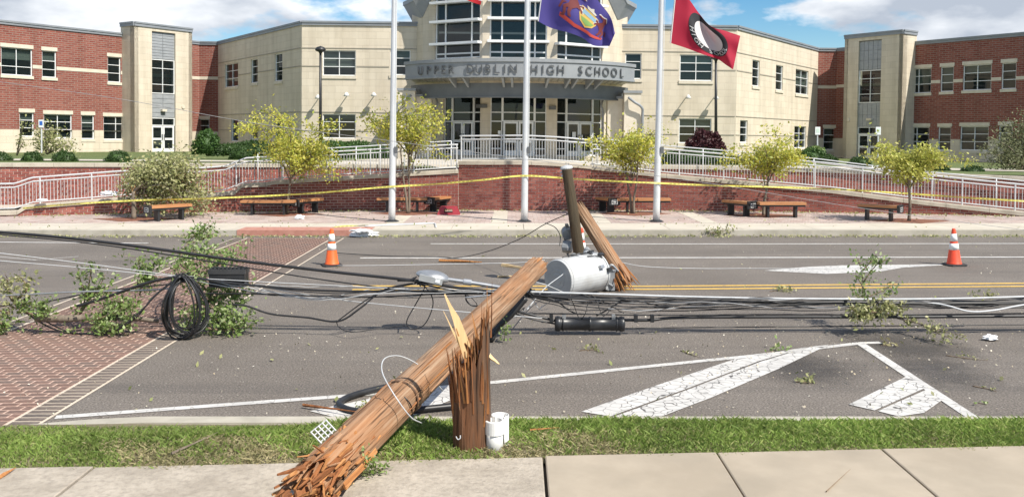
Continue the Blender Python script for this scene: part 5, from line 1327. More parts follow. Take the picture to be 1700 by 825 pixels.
# frayed butt: many shards reaching back along the pavement
for i in range(80):
    a = rg.uniform(0, 6.28); rr = .138*math.sqrt(rg.random()); s0 = rg.uniform(.2, .8); x, y = rr*math.cos(a), rr*math.sin(a)
    ln = rg.uniform(.15, .55); sp_ = rg.uniform(.95, 1.22)
    p = M_ @ Vector((x, y, s0)); q = M_ @ Vector((x*sp_+rg.uniform(-.02, .02), y*sp_+rg.uniform(-.02, .02), max(s0-ln, -.32+.3*rg.random()))); q.z = max(q.z-.05*rg.random(), .16+rg.uniform(0, .03)); p.z = max(p.z, .17)
    w_ = rg.uniform(.02, .075)
    sm = shard(Minv @ p, Minv @ q, w_, w_*rg.uniform(.7, 1.1), rg.uniform(.02, .06), rg, rg.uniform(.6, 1.1))
    link('splinter', sm.mesh('splinter'), MT[rg.choice(('split_wood', 'split_wood', 'red_split', 'red_split', 'pole_wood', 'pole_wood', 'fresh_wood'))], fp)
for i in range(150):
    a = rg.uniform(0, 6.28); rr = .155*math.sqrt(rg.random()); s0 = rg.uniform(-.28, .55); x, y = rr*math.cos(a), rr*math.sin(a); k_ = 1-.35*max(0, -s0/.28)
    p = M_ @ Vector((x*k_, y*k_, s0)); d_ = (M_.to_quaternion() @ Vector((rg.gauss(0, .25), rg.gauss(0, .25), -1))).normalized(); q = p+d_*rg.uniform(.06, .22)
    p.z = max(p.z, .165); q.z = max(q.z, .155); w_ = rg.uniform(.006, .026)
    sm = shard(Minv @ p, Minv @ q, w_, w_*rg.uniform(.6, 1.1), rg.uniform(.015, .045), rg, rg.uniform(.5, 1))
    link('wood_chunk', sm.mesh('wood_chunk'), MT[rg.choice(('split_wood', 'split_wood', 'red_split', 'red_split', 'pole_wood'))], fp)
hc = MB().lathe([(.05, -.1), (.105, .15), (.12, .5), (.125, 1.0)], 24); link('heartwood', hc.mesh('heartwood'), MT['red_split'], fp)
# long checks lifted along the surface
for i in range(12):
    a = rg.uniform(0, 6.28); r = .146; z0 = rg.uniform(.5, 1.6); ln = rg.uniform(.3, 1.0)
    sm = shard((r*math.cos(a), r*math.sin(a), z0+ln), (r*1.05*math.cos(a+.05), r*1.05*math.sin(a+.05), z0), rg.uniform(.012, .04), .008, .014, rg); link('splinter', sm.mesh('splinter'), MT[rg.choice(('pole_wood', 'pole_wood', 'split_wood', 'red_split'))], fp)
for i in range(14):
    a = rg.uniform(0, 6.28); r = .104; sm = shard((r*math.cos(a), r*math.sin(a), L_-.3), (r*1.15*math.cos(a), r*1.15*math.sin(a), L_+rg.uniform(-.02, .08)), .04, .02, .02, rg); link('splinter', sm.mesh('splinter'), MT['split_wood'], fp)
bd = MB()
for zz in (L_*.245,):
    bd.v += []; bd.lathe([(.146, -.012), (.152, -.012), (.152, .012), (.146, .012)], 28, c=(0, 0, zz))
link('steel_band', bd.mesh('steel_band'), MT['pole_dark'], fp)
# loose planks of wood near the butt
def stick(label, p, q, w, mn, name='wood_splinter', seed=1, th=None, cat='wood splinter'):
    sm = shard(p, q, w, w*.5, th or w*.6, random.Random(seed), .3); return tag(sm.build(name, MT[mn], None, base=Vector(p)), label, cat)
stick('pale wood sliver beside the frayed pole end', gnd(548, 817, .155), gnd(588, 801, .155), .03, 'fresh_wood', seed=2)
stick('thin brown splinter lying before the white island marking', gnd(503, 672, .03), gnd(600, 684, .06), .028, 'red_split', seed=3)
stick('brown board splinter on the road beyond the street lamp', gnd(729, 433, .02), gnd(800, 435, .02), .075, 'split_wood', seed=4)
stick('yellow splinter left of the fallen pole top', gnd(833, 440, .02), gnd(880, 446, .03), .06, 'fresh_wood', seed=5)
stick('short dark splinter near the pole top', gnd(826, 459, .02), gnd(850, 458, .02), .05, 'fresh_wood', seed=6)
stick('bleached stick lying across the verge grass at left', gnd(285, 752, .17), gnd(362, 717, .2), .018, 'bark', seed=7, name='stick', cat='stick')
stick('wood strip at the left edge of the pavement', gnd(-6, 795, .15), gnd(26, 776, .16), .03, 'split_wood', seed=8)
stick('brown twig lying on the right pavement slabs', gnd(1372, 815, .155), gnd(1412, 778, .155), .012, 'twig', seed=9, name='stick', cat='stick')
stick('orange splinter lying in the verge grass right of the stump', gnd(880, 713, .19), gnd(928, 709, .19), .012, 'split_wood', seed=10)
# ---- leaning pole top and split pole
Yt = 14.6
a0, a1 = at(966, 452, Yt), at(941, 281, Yt); top = empty('leaning_pole', a0, 'short dark pole top standing tilted behind the transformer', 'utility pole'); M_, L2 = along(a0, a1); top.rotation_mode = 'QUATERNION'; top.rotation_quaternion = M_.to_quaternion()
link('trunk', trunk_mesh(L2, .094, .082, 41, n=28, m=30, groove=.05).mesh('trunk'), MT['pole_green'], top)
mb = MB(); mb.lathe([(.07, 0), (.10, .0), (.105, .02), (.09, .045), (.04, .06), (.02, .065)], 18, c=(-.04, 0, L2+.0)); mb.lathe([(.05, -.12), (.09, -.09), (.06, -.05), (.1, -.02), (.05, 0)], 14, c=(-.1, -.02, L2-.02)); link('insulator_cap', mb.mesh('insulator_cap'), MT['cable_pale'], top)
bt = MB().lathe([(.02, 0), (.02, .03)], 8, Matrix.LocRotScale(Vector((.03, -.105, L2-.18)), Vector((0, -1, 0)).to_track_quat('Z', 'Y'), None)); link('bolt', bt.mesh('bolt'), MT['red_split'], top)
mb = MB()
for k in range(4): mb.lathe([(.03, 0), (.09, .01), (.095, .035), (.04, .05)], 14, Matrix.LocRotScale(Vector((-.12-.055*k, -.13, .62+.012*k)), Vector((-1, -.1, .25)).to_track_quat('Z', 'Y'), None))
mb.lathe([(.09, 0), (.11, .05), (.1, .14), (.05, .16)], 14, Matrix.LocRotScale(Vector((-.09, -.1, .42)), Vector((-.3, -1, .2)).to_track_quat('Z', 'Y'), None)); link('cutout_insulator', mb.mesh('cutout_insulator'), mat('porcelain', (.22, .23, .24), (.30, .31, .32), 5, .3), top)
mb = MB(); mb.tube([(-.30, -.15, .60), (-.38, -.2, .42), (-.14, -.16, .22)], .018, 6); mb.tube([(-.2, -.15, .68), (-.42, -.18, .5)], .022, 6); mb.box(-.02, .22, -.16, -.11, .77, .82); link('hardware', mb.mesh('hardware'), MT['black_paint'], top)
b0, b1 = at(1042, 484, 14.2), at(957, 338, 14.75); b0.z = .08; sp2 = empty('split_pole', b0, 'broken pale pole section leaning against the dark pole top', 'utility pole'); M_, L3 = along(b0, b1); sp2.rotation_mode = 'QUATERNION'; sp2.rotation_quaternion = M_.to_quaternion()
link('trunk', trunk_mesh(L3, .128, .105, 42, n=48, m=50, groove=.05, jag0=.15, jag1=.25).mesh('trunk'), MT['pole_wood'], sp2); rg = random.Random(44)
for i in range(30):
    a = rg.uniform(0, 6.28); rr = .12*math.sqrt(rg.random()); x, y = rr*math.cos(a), rr*math.sin(a)
    p = Vector((x, y, .35)); q = M_ @ Vector((x*2.0+.05, y*1.8, rg.uniform(-.16, .1))); q.z = max(q.z, .015); sm = shard(p, M_.inverted() @ q, rg.uniform(.025, .05), .015, .025, rg, .3); link('splinter', sm.mesh('splinter'), MT[rg.choice(('split_wood', 'red_split', 'split_wood'))], sp2)
for i in range(10):
    a = rg.uniform(0, 6.28); x, y = .08*math.cos(a), .08*math.sin(a); sm = shard((x, y, L3-.7), (x*.9, y*.9, L3+rg.uniform(-.35, .12)), .05, .02, .02, rg); link('splinter', sm.mesh('splinter'), MT['pole_wood'], sp2)
# ---- transformer lying on its side
mat('tank_grey', (.46, .47, .475), (.54, .55, .55), 3, .4, c3=(.30, .285, .26), s3=3.5, f3=.6)
mat('tank_end', (.30, .31, .31), (.38, .39, .39), 3, .4)
c0 = at(926, 458, 13.5); c1 = at(992, 449, 14.35)
dv = (c1-c0).normalized(); c0z = .295; c0.z = c0z; c1.z = .36; dv = Vector(((at(1005, 450, 14.3)-at(938, 458, 13.75)).x, .62, .03)).normalized()
tr_ = empty('transformer', c0, 'grey drum transformer lying on its side beside the broken poles', 'transformer'); tr_.rotation_mode = 'QUATERNION'; tr_.rotation_quaternion = dv.to_track_quat('Z', 'Y')
r = .295; LT_ = .84
o = link('tank', MB().lathe([(r*.97, .0), (r, .015), (r, LT_*.97), (r+.012, LT_*.97), (r+.012, LT_), (r*.96, LT_+.03), (r*.6, LT_+.09), (.05, LT_+.11)], 40).mesh('tank'), MT['tank_grey'], tr_)
o = link('tank_base', MB().lathe([(r*.955, -.004), (r*.94, .004), (r*.9, .006), (r*.72, .004), (r*.70, -.006), (r*.5, -.006), (r*.48, -.012), (r*.3, -.012), (r*.28, -.018), (.03, -.02)], 36).mesh('tank_base'), MT['tank_end'], tr_)
up_l = tr_.rotation_quaternion.inverted() @ Vector((0, -.35, 1)).normalized(); fa = math.atan2(up_l.y, up_l.x)
def on(a, z, rr): return Vector((rr*math.cos(fa+a), rr*math.sin(fa+a), z))
for (a, z, s_) in ((-.15, .46, .07), (-.05, .72, .06), (.5, .74, .05)):
    q = MB(); q.add([on(a-.16, z-.035, r+.004), on(a+.16, z-.035, r+.004), on(a+.16, z+.035, r+.004), on(a-.16, z+.035, r+.004), on(a, z-.035, r+.007), on(a, z+.035, r+.007)], [(0, 4, 5, 3), (4, 1, 2, 5)]); link('name_plate', q.mesh('name_plate'), MT['rail'], tr_)
for a in (.2, -.5, 1.1): link('lid_clamp', MB().box(-.03, .03, -.02, .04, LT_-.06, LT_+.03, M=Matrix.Rotation(fa+a-PI/2, 4, 'Z') @ Matrix.Translation((0, r, 0))).mesh('lid_clamp'), MT['black_paint'], tr_)
for a, z in ((-.2, .6), (-.45, .7), (.15, .8)):
    p = on(a-.9, z, r); link('bushing', MB().lathe([(.03, 0), (.06, .01), (.06, .04), (.035, .05), (.06, .07), (.05, .10), (.02, .14)], 12, Matrix.LocRotScale(p, Vector((p.x, p.y, .2)).normalized().to_track_quat('Z', 'Y'), None)).mesh('bushing'), MT['porcelain'], tr_)
for a in (-.9, .9):
    link('lifting_lug', MB().box(-.025, .025, r-.005, r+.05, .62, .70, M=Matrix.Rotation(fa+a-PI/2, 4, 'Z')).mesh('lifting_lug'), MT['steel'], tr_)
link('weld_seam', MB().lathe([(r+.0005, .035), (r+.006, .04), (r+.0005, .045)], 40).mesh('weld_seam'), MT['tank_end'], tr_)
for i, (a, z0_, z1_) in enumerate(((-.55, .2, .55), (-.35, .35, .72), (.1, .55, .8))):
    link('lead_wire', MB().tube([on(a, z0_, r+.012), on(a+.12, (z0_+z1_)/2, r+.03), on(a+.3, z1_, r+.015)], .009, 6).mesh('lead_wire'), MT['cable_black'], tr_)
link('mount_bracket', MB().box(-.08, .08, r-.01, r+.09, .2, .28, M=Matrix.Rotation(fa+PI-PI/2, 4, 'Z')).mesh('mount_bracket'), MT['steel'], tr_)
# crushed hardware between the drum and the pole foot
mb = MB(); rg = random.Random(7); hb = at(1018, 474, 14.15); hb.z = .02
for i in range(9):
    p = hb+Vector((rg.uniform(-.25, .2), rg.uniform(-.1, .3), rg.uniform(.05, .3))); mb.tube(curve([p, p+Vector((rg.uniform(-.15, .15), rg.uniform(-.1, .1), rg.uniform(-.05, .15))), p+Vector((rg.uniform(-.3, .3), 0, -.05))], 4), rg.uniform(.012, .03), 6)
mb.box(hb.x-.2, hb.x+.15, hb.y+.1, hb.y+.2, .02, .12); mb.box(hb.x-.1, hb.x+.02, hb.y-.05, hb.y+.1, .02, .3)
tag(mb.build('bracket_wreckage', MT['porcelain'], None, base=hb), 'twisted dark brackets and clamps at the foot of the split pole', 'brackets')
# ---- street lamp and arm
YL = 11.15
hd = empty('street_lamp', at(745, 466, YL), 'fallen grey street lamp head on its long metal arm', 'street lamp'); hp = at(718, 460, YL)
bm = bmesh.new(); bmesh.ops.create_uvsphere(bm, u_segments=22, v_segments=14, radius=1)
for v in bm.verts:
    x = v.co.x; v.co = Vector((x*.215, v.co.y*.15*(1 if x > -.2 else 1-.15*(-x)), v.co.z*(.085 if v.co.z > 0 else .05)*(1+.15*x)))
    v.co.rotate(Matrix.Rotation(math.radians(12), 3, 'Y')); v.co += hp-BASE[hd.name]
me = bpy.data.meshes.new('lamp_head'); bm.to_mesh(me); bm.free(); o = link('lamp_head', me, MT['steel'], hd); me.polygons.foreach_set('use_smooth', [True]*len(me.polygons))
MB().box(-.15, .14, -.152, -.10, -.05, .025, M=Matrix.LocRotScale(hp, Matrix.Rotation(math.radians(12), 3, 'Y').to_quaternion(), None)).build('lens', MT['tank_end'], hd)
MB().box(.05, .11, -.158, -.153, -.03, .012, M=Matrix.LocRotScale(hp, Matrix.Rotation(math.radians(12), 3, 'Y').to_quaternion(), None)).build('rating_label', MT['sign_white'], hd)
MB().tube(curve([at(738, 463, YL), at(780, 469, YL), at(818, 475, YL), at(855, 482, YL-.02)], 6), .026, 10).build('arm', MT['steel'], hd, True)
MB().lathe([(.04, -.05), (.04, .05)], 12, Matrix.LocRotScale(at(776, 468.5, YL), Vector((1, 0, -.12)).to_track_quat('Z', 'Y'), None)).build('arm_collar', MT['steel'], hd)

# ---- cables
def cable(label, pts, r, mn='cable_black', k=7, amp=0, seed=1, name='cable', group=None, n=7):
    P = curve([at(*p) for p in pts], k); r = r*(.84 if r < .03 else 1)
    for p in P: p.z = max(p.z, r+.006)
    if amp: P = jit(P, amp, random.Random(seed), r+.006)
    o = MB().tube(P, r, n).build(name, MT[mn], None, True, base=P[0]); return tag(o, label, 'cable', group)
YC_ = 11.1
cable('thick black cable sagging from the upper left to the street lamp', [(-60, 381, YC_), (100, 394, YC_), (250, 412, YC_), (400, 433, YC_), (560, 452, YC_), (690, 466, YC_), (770, 479, YC_), (850, 486, YC_)], .023)
cable('black wire just beneath the thick cable at upper left', [(-60, 384, YC_+.1), (150, 404, YC_+.1), (330, 431, YC_+.1), (520, 462, YC_+.1), (700, 484, YC_+.1), (860, 489, YC_)], .010)
cable('upper bright strand entering from the left edge', [(-60, 413, YC_), (130, 436, YC_), (280, 456, YC_), (420, 474, YC_), (560, 497, YC_), (740, 515, YC_-.3), (900, 528, YC_-.3)], .0065, 'cable_pale')
cable('lower bright strand meeting the coil at left', [(-60, 428, YC_), (120, 443, YC_), (290, 459, YC_), (420, 467, YC_), (600, 476, YC_), (860, 488, YC_)], .006, 'cable_pale')
cable('grey cable running from the left edge to the fallen branch', [(-60, 493, YC_), (60, 488, YC_), (140, 484, YC_), (280, 479, YC_+.1), (300, 458, YC_)], .013, 'steel')
cable('black cable dropping from the coil knot to the branch butt', [(300, 458, YC_), (250, 468, YC_), (200, 485, YC_), (150, 502, YC_), (128, 508, YC_)], .022)
cable('pair of black wires looping below the fallen branch', [(300, 459, YC_-.1), (262, 487, YC_-.15), (235, 515, YC_-.2), (200, 542, YC_-.25), (150, 556, 11.0), (95, 548, 11.1), (50, 524, 11.2), (20, 498, 11.2), (5, 470, 11.2)], .012)
cable('second wire shadowing the loop below the branch', [(296, 459, YC_-.05), (255, 492, YC_-.1), (225, 528, YC_-.2), (180, 552, YC_-.15), (120, 552, 11.05), (70, 530, 11.2), (30, 505, 11.2), (-40, 520, 11.2)], .010)
cable('black wire crossing behind the green sapling at left', [(46, 508, YC_+.2), (100, 496, YC_+.2), (180, 482, YC_+.2), (300, 470, YC_+.1)], .010)
cable('taut black cable from the coil to the pole crossing', [(300, 457, YC_), (380, 469, YC_), (470, 478, YC_), (560, 483, YC_), (700, 484, YC_), (860, 487, YC_)], .016)
cable('thin black line under the taut cable', [(330, 487, YC_), (430, 488, YC_), (600, 493, YC_), (730, 488, YC_), (860, 488, YC_)], .011)
cable('thin twin of the taut black cable', [(300, 459, YC_), (430, 476, YC_-.05), (560, 487, YC_-.05), (680, 480, YC_), (862, 489, YC_)], .008)
cable('loose black service line lying in a wave below the street lamp', [(380, 505, 11.0), (410, 508, 11.0), (450, 521, 11.0), (510, 527, 11.0), (562, 533, 10.95), (600, 510, 11.0), (635, 483, YC_), (690, 470, YC_)], .014)
cable('black line rising beside the wave to the lamp knot', [(560, 533, 10.98), (605, 500, 11.03), (645, 478, YC_), (700, 468, YC_)], .009)
cable('thin tail curling off the black service line', [(558, 531, 10.95), (563, 543, 10.95), (585, 551, 10.8), (630, 545, 11.0), (680, 540, 11.1)], .007)
cable('hanging loop of black wire under the street lamp', [(700, 470, YC_), (716, 490, YC_), (718, 510, YC_), (705, 538, YC_-.05), (685, 546, YC_-.05), (675, 534, YC_-.05), (690, 505, YC_), (704, 480, YC_), (704, 468, YC_)], .009)
cable('black wire bunch tied at the lamp knot', [(660, 466, YC_), (690, 467, YC_-.05), (705, 472, YC_-.08), (740, 480, YC_-.05), (770, 486, YC_), (775, 500, YC_), (790, 508, YC_), (830, 502, YC_)], .012)
rgc = random.Random(77)
# bundle to the right of the fallen pole
cable('pale grey messenger strand running right from the pole crossing', [(862, 484, YC_), (1000, 488, YC_), (1160, 493, YC_), (1350, 496, YC_), (1560, 496, YC_), (1780, 490, YC_)], .015, 'cable_pale', n=8)
for i, (lab, dy, r) in enumerate((('topmost black line of the cable bundle on the right', 3, .012), ('second black line of the cable bundle on the right', 7, .016), ('slack black line of the bundle dipping behind the splice case', 17, .009), ('thin black line bowing low in the right bundle', 12, .007), ('lowest black line of the right bundle', 22, .008))):
    cable(lab, [(855, 487, YC_), (960, 490+dy*.8, YC_+rgc.uniform(-.1, .1)), (1120, 494+dy, YC_+rgc.uniform(-.1, .1)), (1300, 499+dy*.4, YC_), (1420, 500+dy*.25, YC_), (1560, 501+dy*.45, YC_), (1780, 497+dy*.6, YC_)], r, group='cable bundle on the right')
cable('thick black cable running right from the splice case along the road', [(1034, 531, 11.05), (1080, 531, 11.05), (1130, 527, 11.1), (1300, 526, 11.1), (1500, 526, 11.1), (1780, 524, 11.1)], .022)
cable('black cable pair partner above the splice case line', [(870, 520, 11.05), (960, 521, 11.05), (1080, 523, 11.1), (1300, 522, 11.15), (1560, 522, 11.15), (1780, 519, 11.15)], .011)
cable('black cable entering the splice case from the fallen pole', [(850, 515, 10.9), (880, 522, 11.0), (925, 533, 11.05)], .020)
cable('thin black cable under the one entering the splice case', [(850, 519, 10.9), (885, 530, 11.0), (925, 538, 11.05)], .012)
cable('thin line lying on the asphalt right of the splice case', [(1030, 545, 11.0), (1200, 543, 11.15), (1450, 541, 11.3), (1780, 538, 11.5)], .008)
cable('white flexible conduit loop at the right edge', [(1780, 498, YC_), (1700, 506, YC_-.05), (1650, 515, YC_-.1), (1610, 517, YC_-.1), (1575, 508, YC_-.05), (1545, 503, YC_), (1480, 503, YC_)], .014, 'cable_pale')
cable('black tail drooping under the bundle left of the splice case', [(880, 487, YC_), (920, 498, YC_), (945, 515, YC_), (960, 522, YC_)], .011)
cable('black tail rising right of the splice case', [(990, 524, YC_), (1012, 512, YC_), (1035, 497, YC_), (1045, 494, YC_)], .011)
cable('bright guy strand crossing the transformer drum', [(875, 514, 11.0), (905, 478, 12.5), (935, 455, 13.4), (967, 430, 13.9)], .008, 'cable_pale')
cable('bright strand lying from the pole to the drum foot', [(868, 466, 11.2), (900, 471, 12), (935, 485, 12.6)], .009, 'cable_pale')
for i, (y0, lab) in enumerate(((494, 'steel rod sticking left out of the pole crossing'), (486, 'second steel rod at the pole crossing'))):
    cable(lab, [(772+i*30, y0+i*3, YC_-.15), (815, y0-4, YC_-.15), (860, y0-8, YC_-.15)], .013, 'steel', name='steel_rod')
# black hose hanging under the fallen pole, thick cable beneath it
cable('black hose hanging off the pole crossing', [(872, 494, 10.85), (850, 520, 10.8), (828, 540, 10.75), (818, 556, 10.7), (815, 575, 10.6)], .045, n=10, name='hose')
cable('thick black hose looped under the pole by the white marking', [(756, 684, 8.0), (700, 692, 7.9), (640, 702, 7.8), (590, 698, 7.85), (565, 689, 8.0), (567, 676, 8.15), (590, 665, 8.35), (640, 652, 8.6), (700, 640, 8.8)], .030, n=10, name='hose')
cable('thin white wire arching over the fallen pole', [(735, 648, 7.45), (705, 613, 7.3), (668, 592, 7.15), (640, 594, 6.9), (634, 615, 6.65), (650, 648, 6.45), (680, 690, 6.45), (700, 702, 6.6)], .0055, 'cable_pale', name='wire')
cable('thin dark wire wrapped across the fallen pole', [(645, 655, 6.75), (665, 655, 6.7), (682, 672, 6.7), (684, 694, 6.9)], .006, name='wire')
# long thin wires over the plaza
cable('long thin wire sagging from the upper left across the plaza', [(-60, 128, 19), (200, 165, 19.5), (430, 206, 20), (654, 235, 20.5), (867, 264, 21), (977, 277, 21.3), (1180, 305, 21.5), (1380, 338, 21.8), (1523, 359, 22), (1780, 392, 22)], .007, 'cable_grey', name='wire')
cable('thin black wire drooping from the pole top to the far lane', [(945, 354, 14.7), (905, 372, 15), (860, 398, 15.8), (800, 420, 17), (740, 429, 18), (640, 425, 18.2), (560, 420, 18.5)], .009, name='wire')
cable('black lead hanging from the pole top to the cutout', [(905, 370, 15), (922, 378, 14.8), (930, 392, 14.7), (929, 408, 14.5)], .008, name='wire')
cable('pale wire trailing along the far lane', [(560, 441, 16.8), (700, 440, 17), (840, 437, 17.2), (905, 432, 17.2)], .007, 'cable_pale', name='wire')
cable('pale wire trailing right of the split pole', [(1028, 435, 15), (1080, 443, 16), (1200, 446, 16.5), (1400, 445, 16.5), (1560, 441, 17)], .006, 'cable_pale', name='wire')
# thin slack strands tangled through the bundles
rt = random.Random(123)
for i in range(9):
    y0, y1, y2, y3 = (rt.uniform(486, 494), rt.uniform(492, 522), rt.uniform(494, 514), rt.uniform(494, 512)); x1 = rt.uniform(930, 1080)
    mw_ = rt.choice(('cable_black', 'cable_black', 'cable_grey', 'cable_pale'))
    cable('thin slack %s wire tangled through the right cable bundle' % {'cable_black': 'black', 'cable_grey': 'grey', 'cable_pale': 'bright'}[mw_], [(rt.uniform(850, 880), y0, YC_), (x1, y1, YC_+rt.uniform(-.2, .2)), (x1+rt.uniform(80, 200), rt.uniform(494, 515), YC_+rt.uniform(-.2, .2)), (1350+rt.uniform(-60, 60), y2, YC_), (1560, y3, YC_+rt.uniform(-.1, .1)), (1780, rt.uniform(492, 508), YC_)], rt.choice((.004, .005, .007)), mw_, amp=.012, seed=i, name='wire', group='thin wires in the right bundle')
for i in range(6):
    mw_ = rt.choice(('cable_black', 'cable_black', 'cable_pale'))
    cable('thin slack %s wire strung between the coil and the fallen pole' % {'cable_black': 'black', 'cable_grey': 'grey', 'cable_pale': 'bright'}[mw_], [(300, rt.uniform(456, 462), YC_), (400+rt.uniform(-40, 40), rt.uniform(466, 492), YC_+rt.uniform(-.15, .15)), (530, rt.uniform(474, 500), YC_), (660+rt.uniform(-30, 30), rt.uniform(470, 500), YC_+rt.uniform(-.1, .1)), (860, rt.uniform(482, 492), YC_)], rt.choice((.004, .005, .006)), mw_, amp=.012, seed=20+i, name='wire', group='thin wires left of the fallen pole')
for i in range(7):
    x0 = rt.uniform(760, 1000); P_ = [(x0, rt.uniform(484, 492), YC_)]
    for k in range(3): P_.append((P_[-1][0]+rt.uniform(-5, 32), rt.uniform(496, 530), YC_+rt.uniform(-.15, .15)))
    mw_ = rt.choice(('cable_black', 'cable_black', 'cable_pale'))
    cable('short curling %s wire end hanging near the pole crossing' % {'cable_black': 'black', 'cable_grey': 'grey', 'cable_pale': 'bright'}[mw_], P_, .006, mw_, amp=.006, seed=40+i, name='wire', group='wire ends at the pole crossing')
# knots of clamps where the cables meet
def clampbunch(label, c, n, s, seed):
    rg = random.Random(seed); mb = MB()
    for i in range(n):
        p = c+Vector((rg.uniform(-1, 1)*s*1.6, rg.uniform(-1, 1)*s*.6, rg.uniform(-1, 1)*s*.6)); q = p+Vector((rg.uniform(-1, 1), rg.uniform(-.5, .5), rg.uniform(-.7, .7)))*s*.7
        mb.tube([p, q], rg.uniform(.008, .018), 6)
    tag(mb.build('cable_clamps', MT['black_paint'], None, base=c), label, 'clamps')
clampbunch('black clamps where the cables meet at the lamp head', at(698, 468, YC_-.05), 14, .07, 1); clampbunch('bunched clamps where the cables cross the fallen pole', at(858, 483, YC_-.1), 22, .12, 2); clampbunch('clamps binding the coil to the strands', at(303, 458, YC_), 8, .05, 3)
clampbunch('clamps on the dark underside of the pole crossing', at(858, 508, 10.85), 14, .08, 4)
# ---- splice closures
mat('closure', (.016, .017, .019), (.026, .027, .03), 8, .38)
cc = (at(921, 537, 11.05), at(1037, 537.5, 11.05)); root = empty('splice_case', cc[0], 'black cylindrical splice case lying along the cables on the road', 'splice case'); M_, Lc = along(cc[0], cc[1])
MB().lathe([(.06, 0), (.085, .005), (.092, .02), (.092, .06), (.082, .07), (.082, Lc/2-.015), (.09, Lc/2-.012), (.09, Lc/2+.012), (.082, Lc/2+.015), (.082, Lc-.07), (.092, Lc-.06), (.092, Lc-.02), (.085, Lc-.005), (.06, Lc)], 24, M_).build('case', MT['closure'], root, True)
for k in (.04, .1, Lc-.1, Lc-.04):
    MB().lathe([(.090, -.006), (.094, -.006), (.094, .006), (.090, .006)], 24, M_ @ Matrix.Translation((0, 0, k))).build('ring', MT['closure'], root)
for px in (915, 936, 1018, 1055, 1082):
    c = at(px, 527, 11.05); MB().box(c.x-.022, c.x+.022, 11.0, 11.06, c.z-.05, c.z+.04).build('hanger', MT['steel' if px in (936, 1018) else 'black_paint'], root)
root = empty('terminal_box', at(380, 460, YC_+.1), 'ribbed black terminal box hanging among the leaves left of centre', 'terminal box'); c = at(380, 460, YC_+.1)
MB().box(c.x-.22, c.x+.22, c.y-.09, c.y+.09, c.z-.115, c.z+.05).build('case', MT['closure'], root)
MB().box(c.x-.23, c.x+.23, c.y-.1, c.y+.1, c.z+.051, c.z+.105).build('cover', mat('cover_grey', (.035, .036, .037), (.05, .05, .052), 6, .45), root)
for i in range(9): MB().box(c.x-.20+i*.05-.012, c.x-.20+i*.05+.012, c.y-.08, c.y+.08, c.z+.106, c.z+.122).build('rib', MT['cover_grey'], root)
# ---- coil of cable
cq = at(302, 520, 10.75); root = empty('cable_coil', gnd(305, 570), 'upright coil of black cable hanging at the edge of the crosswalk', 'cable coil'); rg = random.Random(12)
for i in range(13):
    wx, hz = rg.uniform(.15, .29), rg.uniform(.29, .41); ph = rg.uniform(0, .5); sk = rg.uniform(.1, 1.0)*(1 if rg.random() < .7 else -1.1); P = []
    cz = .40+rg.uniform(-.02, .02)
    for k in range(29):
        a = 2*PI*k/28; x = wx*math.sin(a)*(.55+.45*abs(math.sin(a/2+.2))); z = cz+hz*math.cos(a)
        P.append(Vector((cq.x+x+sk*.16*(math.cos(a)-1)*-.5*.6+(.05*math.sin(i*2.1))*(1-math.cos(a))*.5+rg.uniform(-.003, .003), 10.78+sk*.22*math.sin(a)+i*.006-.04, max(.012, z))))
    MB().tube(P, .0105, 6).build('turn', MT['cable_black'], root, True)
# ---- white plastic grid
gc = [at(516, 717, 6.35), at(537, 739, 6.2), at(561, 718, 6.2), at(541, 697, 6.35)]
root = empty('plastic_grid', gc[0], 'small white plastic grid leaning against the fallen pole', 'grid'); gp = lambda u, v: gc[0].lerp(gc[3], u).lerp(gc[1].lerp(gc[2], u), v)
for i in range(5): MB().tube([gp(i/4, 0), gp(i/4, 1)], .0055, 4).build('bar', MT['pvc'], root)
for i in range(5): MB().tube([gp(0, i/4), gp(1, i/4)], .0055, 4).build('bar', MT['pvc'], root)
# ---- traffic cones
mat('cone_orange', (.80, .11, .018), (.86, .15, .03), 4, .5); mat('cone_white', (.78, .78, .76), (.84, .84, .82), 5, .4); mat('cone_red', (.80, .07, .025), (.85, .09, .035), 4, .5)
def cone(label, px, py, rz, oc, lean=0):
    c = gnd(px, py); root = empty('traffic_cone', c, label, 'traffic cone', 'orange traffic cones on the road', rz); root.rotation_euler = (0, lean, rz)
    def lk(mb, nm, mt, sm=True):
        me = mb.mesh(nm); me.polygons.foreach_set('use_smooth', [sm]*len(me.polygons)); return link(nm, me, MT[mt], root)
    b = MB(); s = .18; b.add([(x*s*k2-0, y*s*k2, z) for (k2, z) in ((1, 0), (1, .025), (.9, .035)) for x, y in ((-1, -.75), (-.75, -1), (.75, -1), (1, -.75), (1, .75), (.75, 1), (-.75, 1), (-1, .75))], [tuple(range(7, -1, -1)), tuple(range(16, 24))]+[(i+8*j, (i+1) % 8+8*j, (i+1) % 8+8*(j+1), i+8*(j+1)) for j in (0, 1) for i in range(8)]); lk(b, 'base', 'rubber', False)
    R = lambda z: .128-(z-.035)*.148
    lk(MB().lathe([(R(.036)+.012, .0352), (R(.05)+.004, .05), (R(.06), .06), (R(.68), .68), (R(.70), .695), (R(.71)-.012, .70)], 24), 'body', oc)
    for a, b_ in ((.30, .42), (.46, .60)): lk(MB().lathe([(R(a)+.003, a), (R(b_)+.003, b_)], 24), 'reflective_band', 'cone_white')
    return root
cone('orange traffic cone beside the brick crosswalk', 551, 441, .35, 'cone_orange'); cone('orange-red traffic cone at the right edge of the road', 1584, 440.5, .1, 'cone_red', -.03); cone('traffic cone half hidden behind the tilted pole top', 965, 439, .2, 'cone_red', .0)

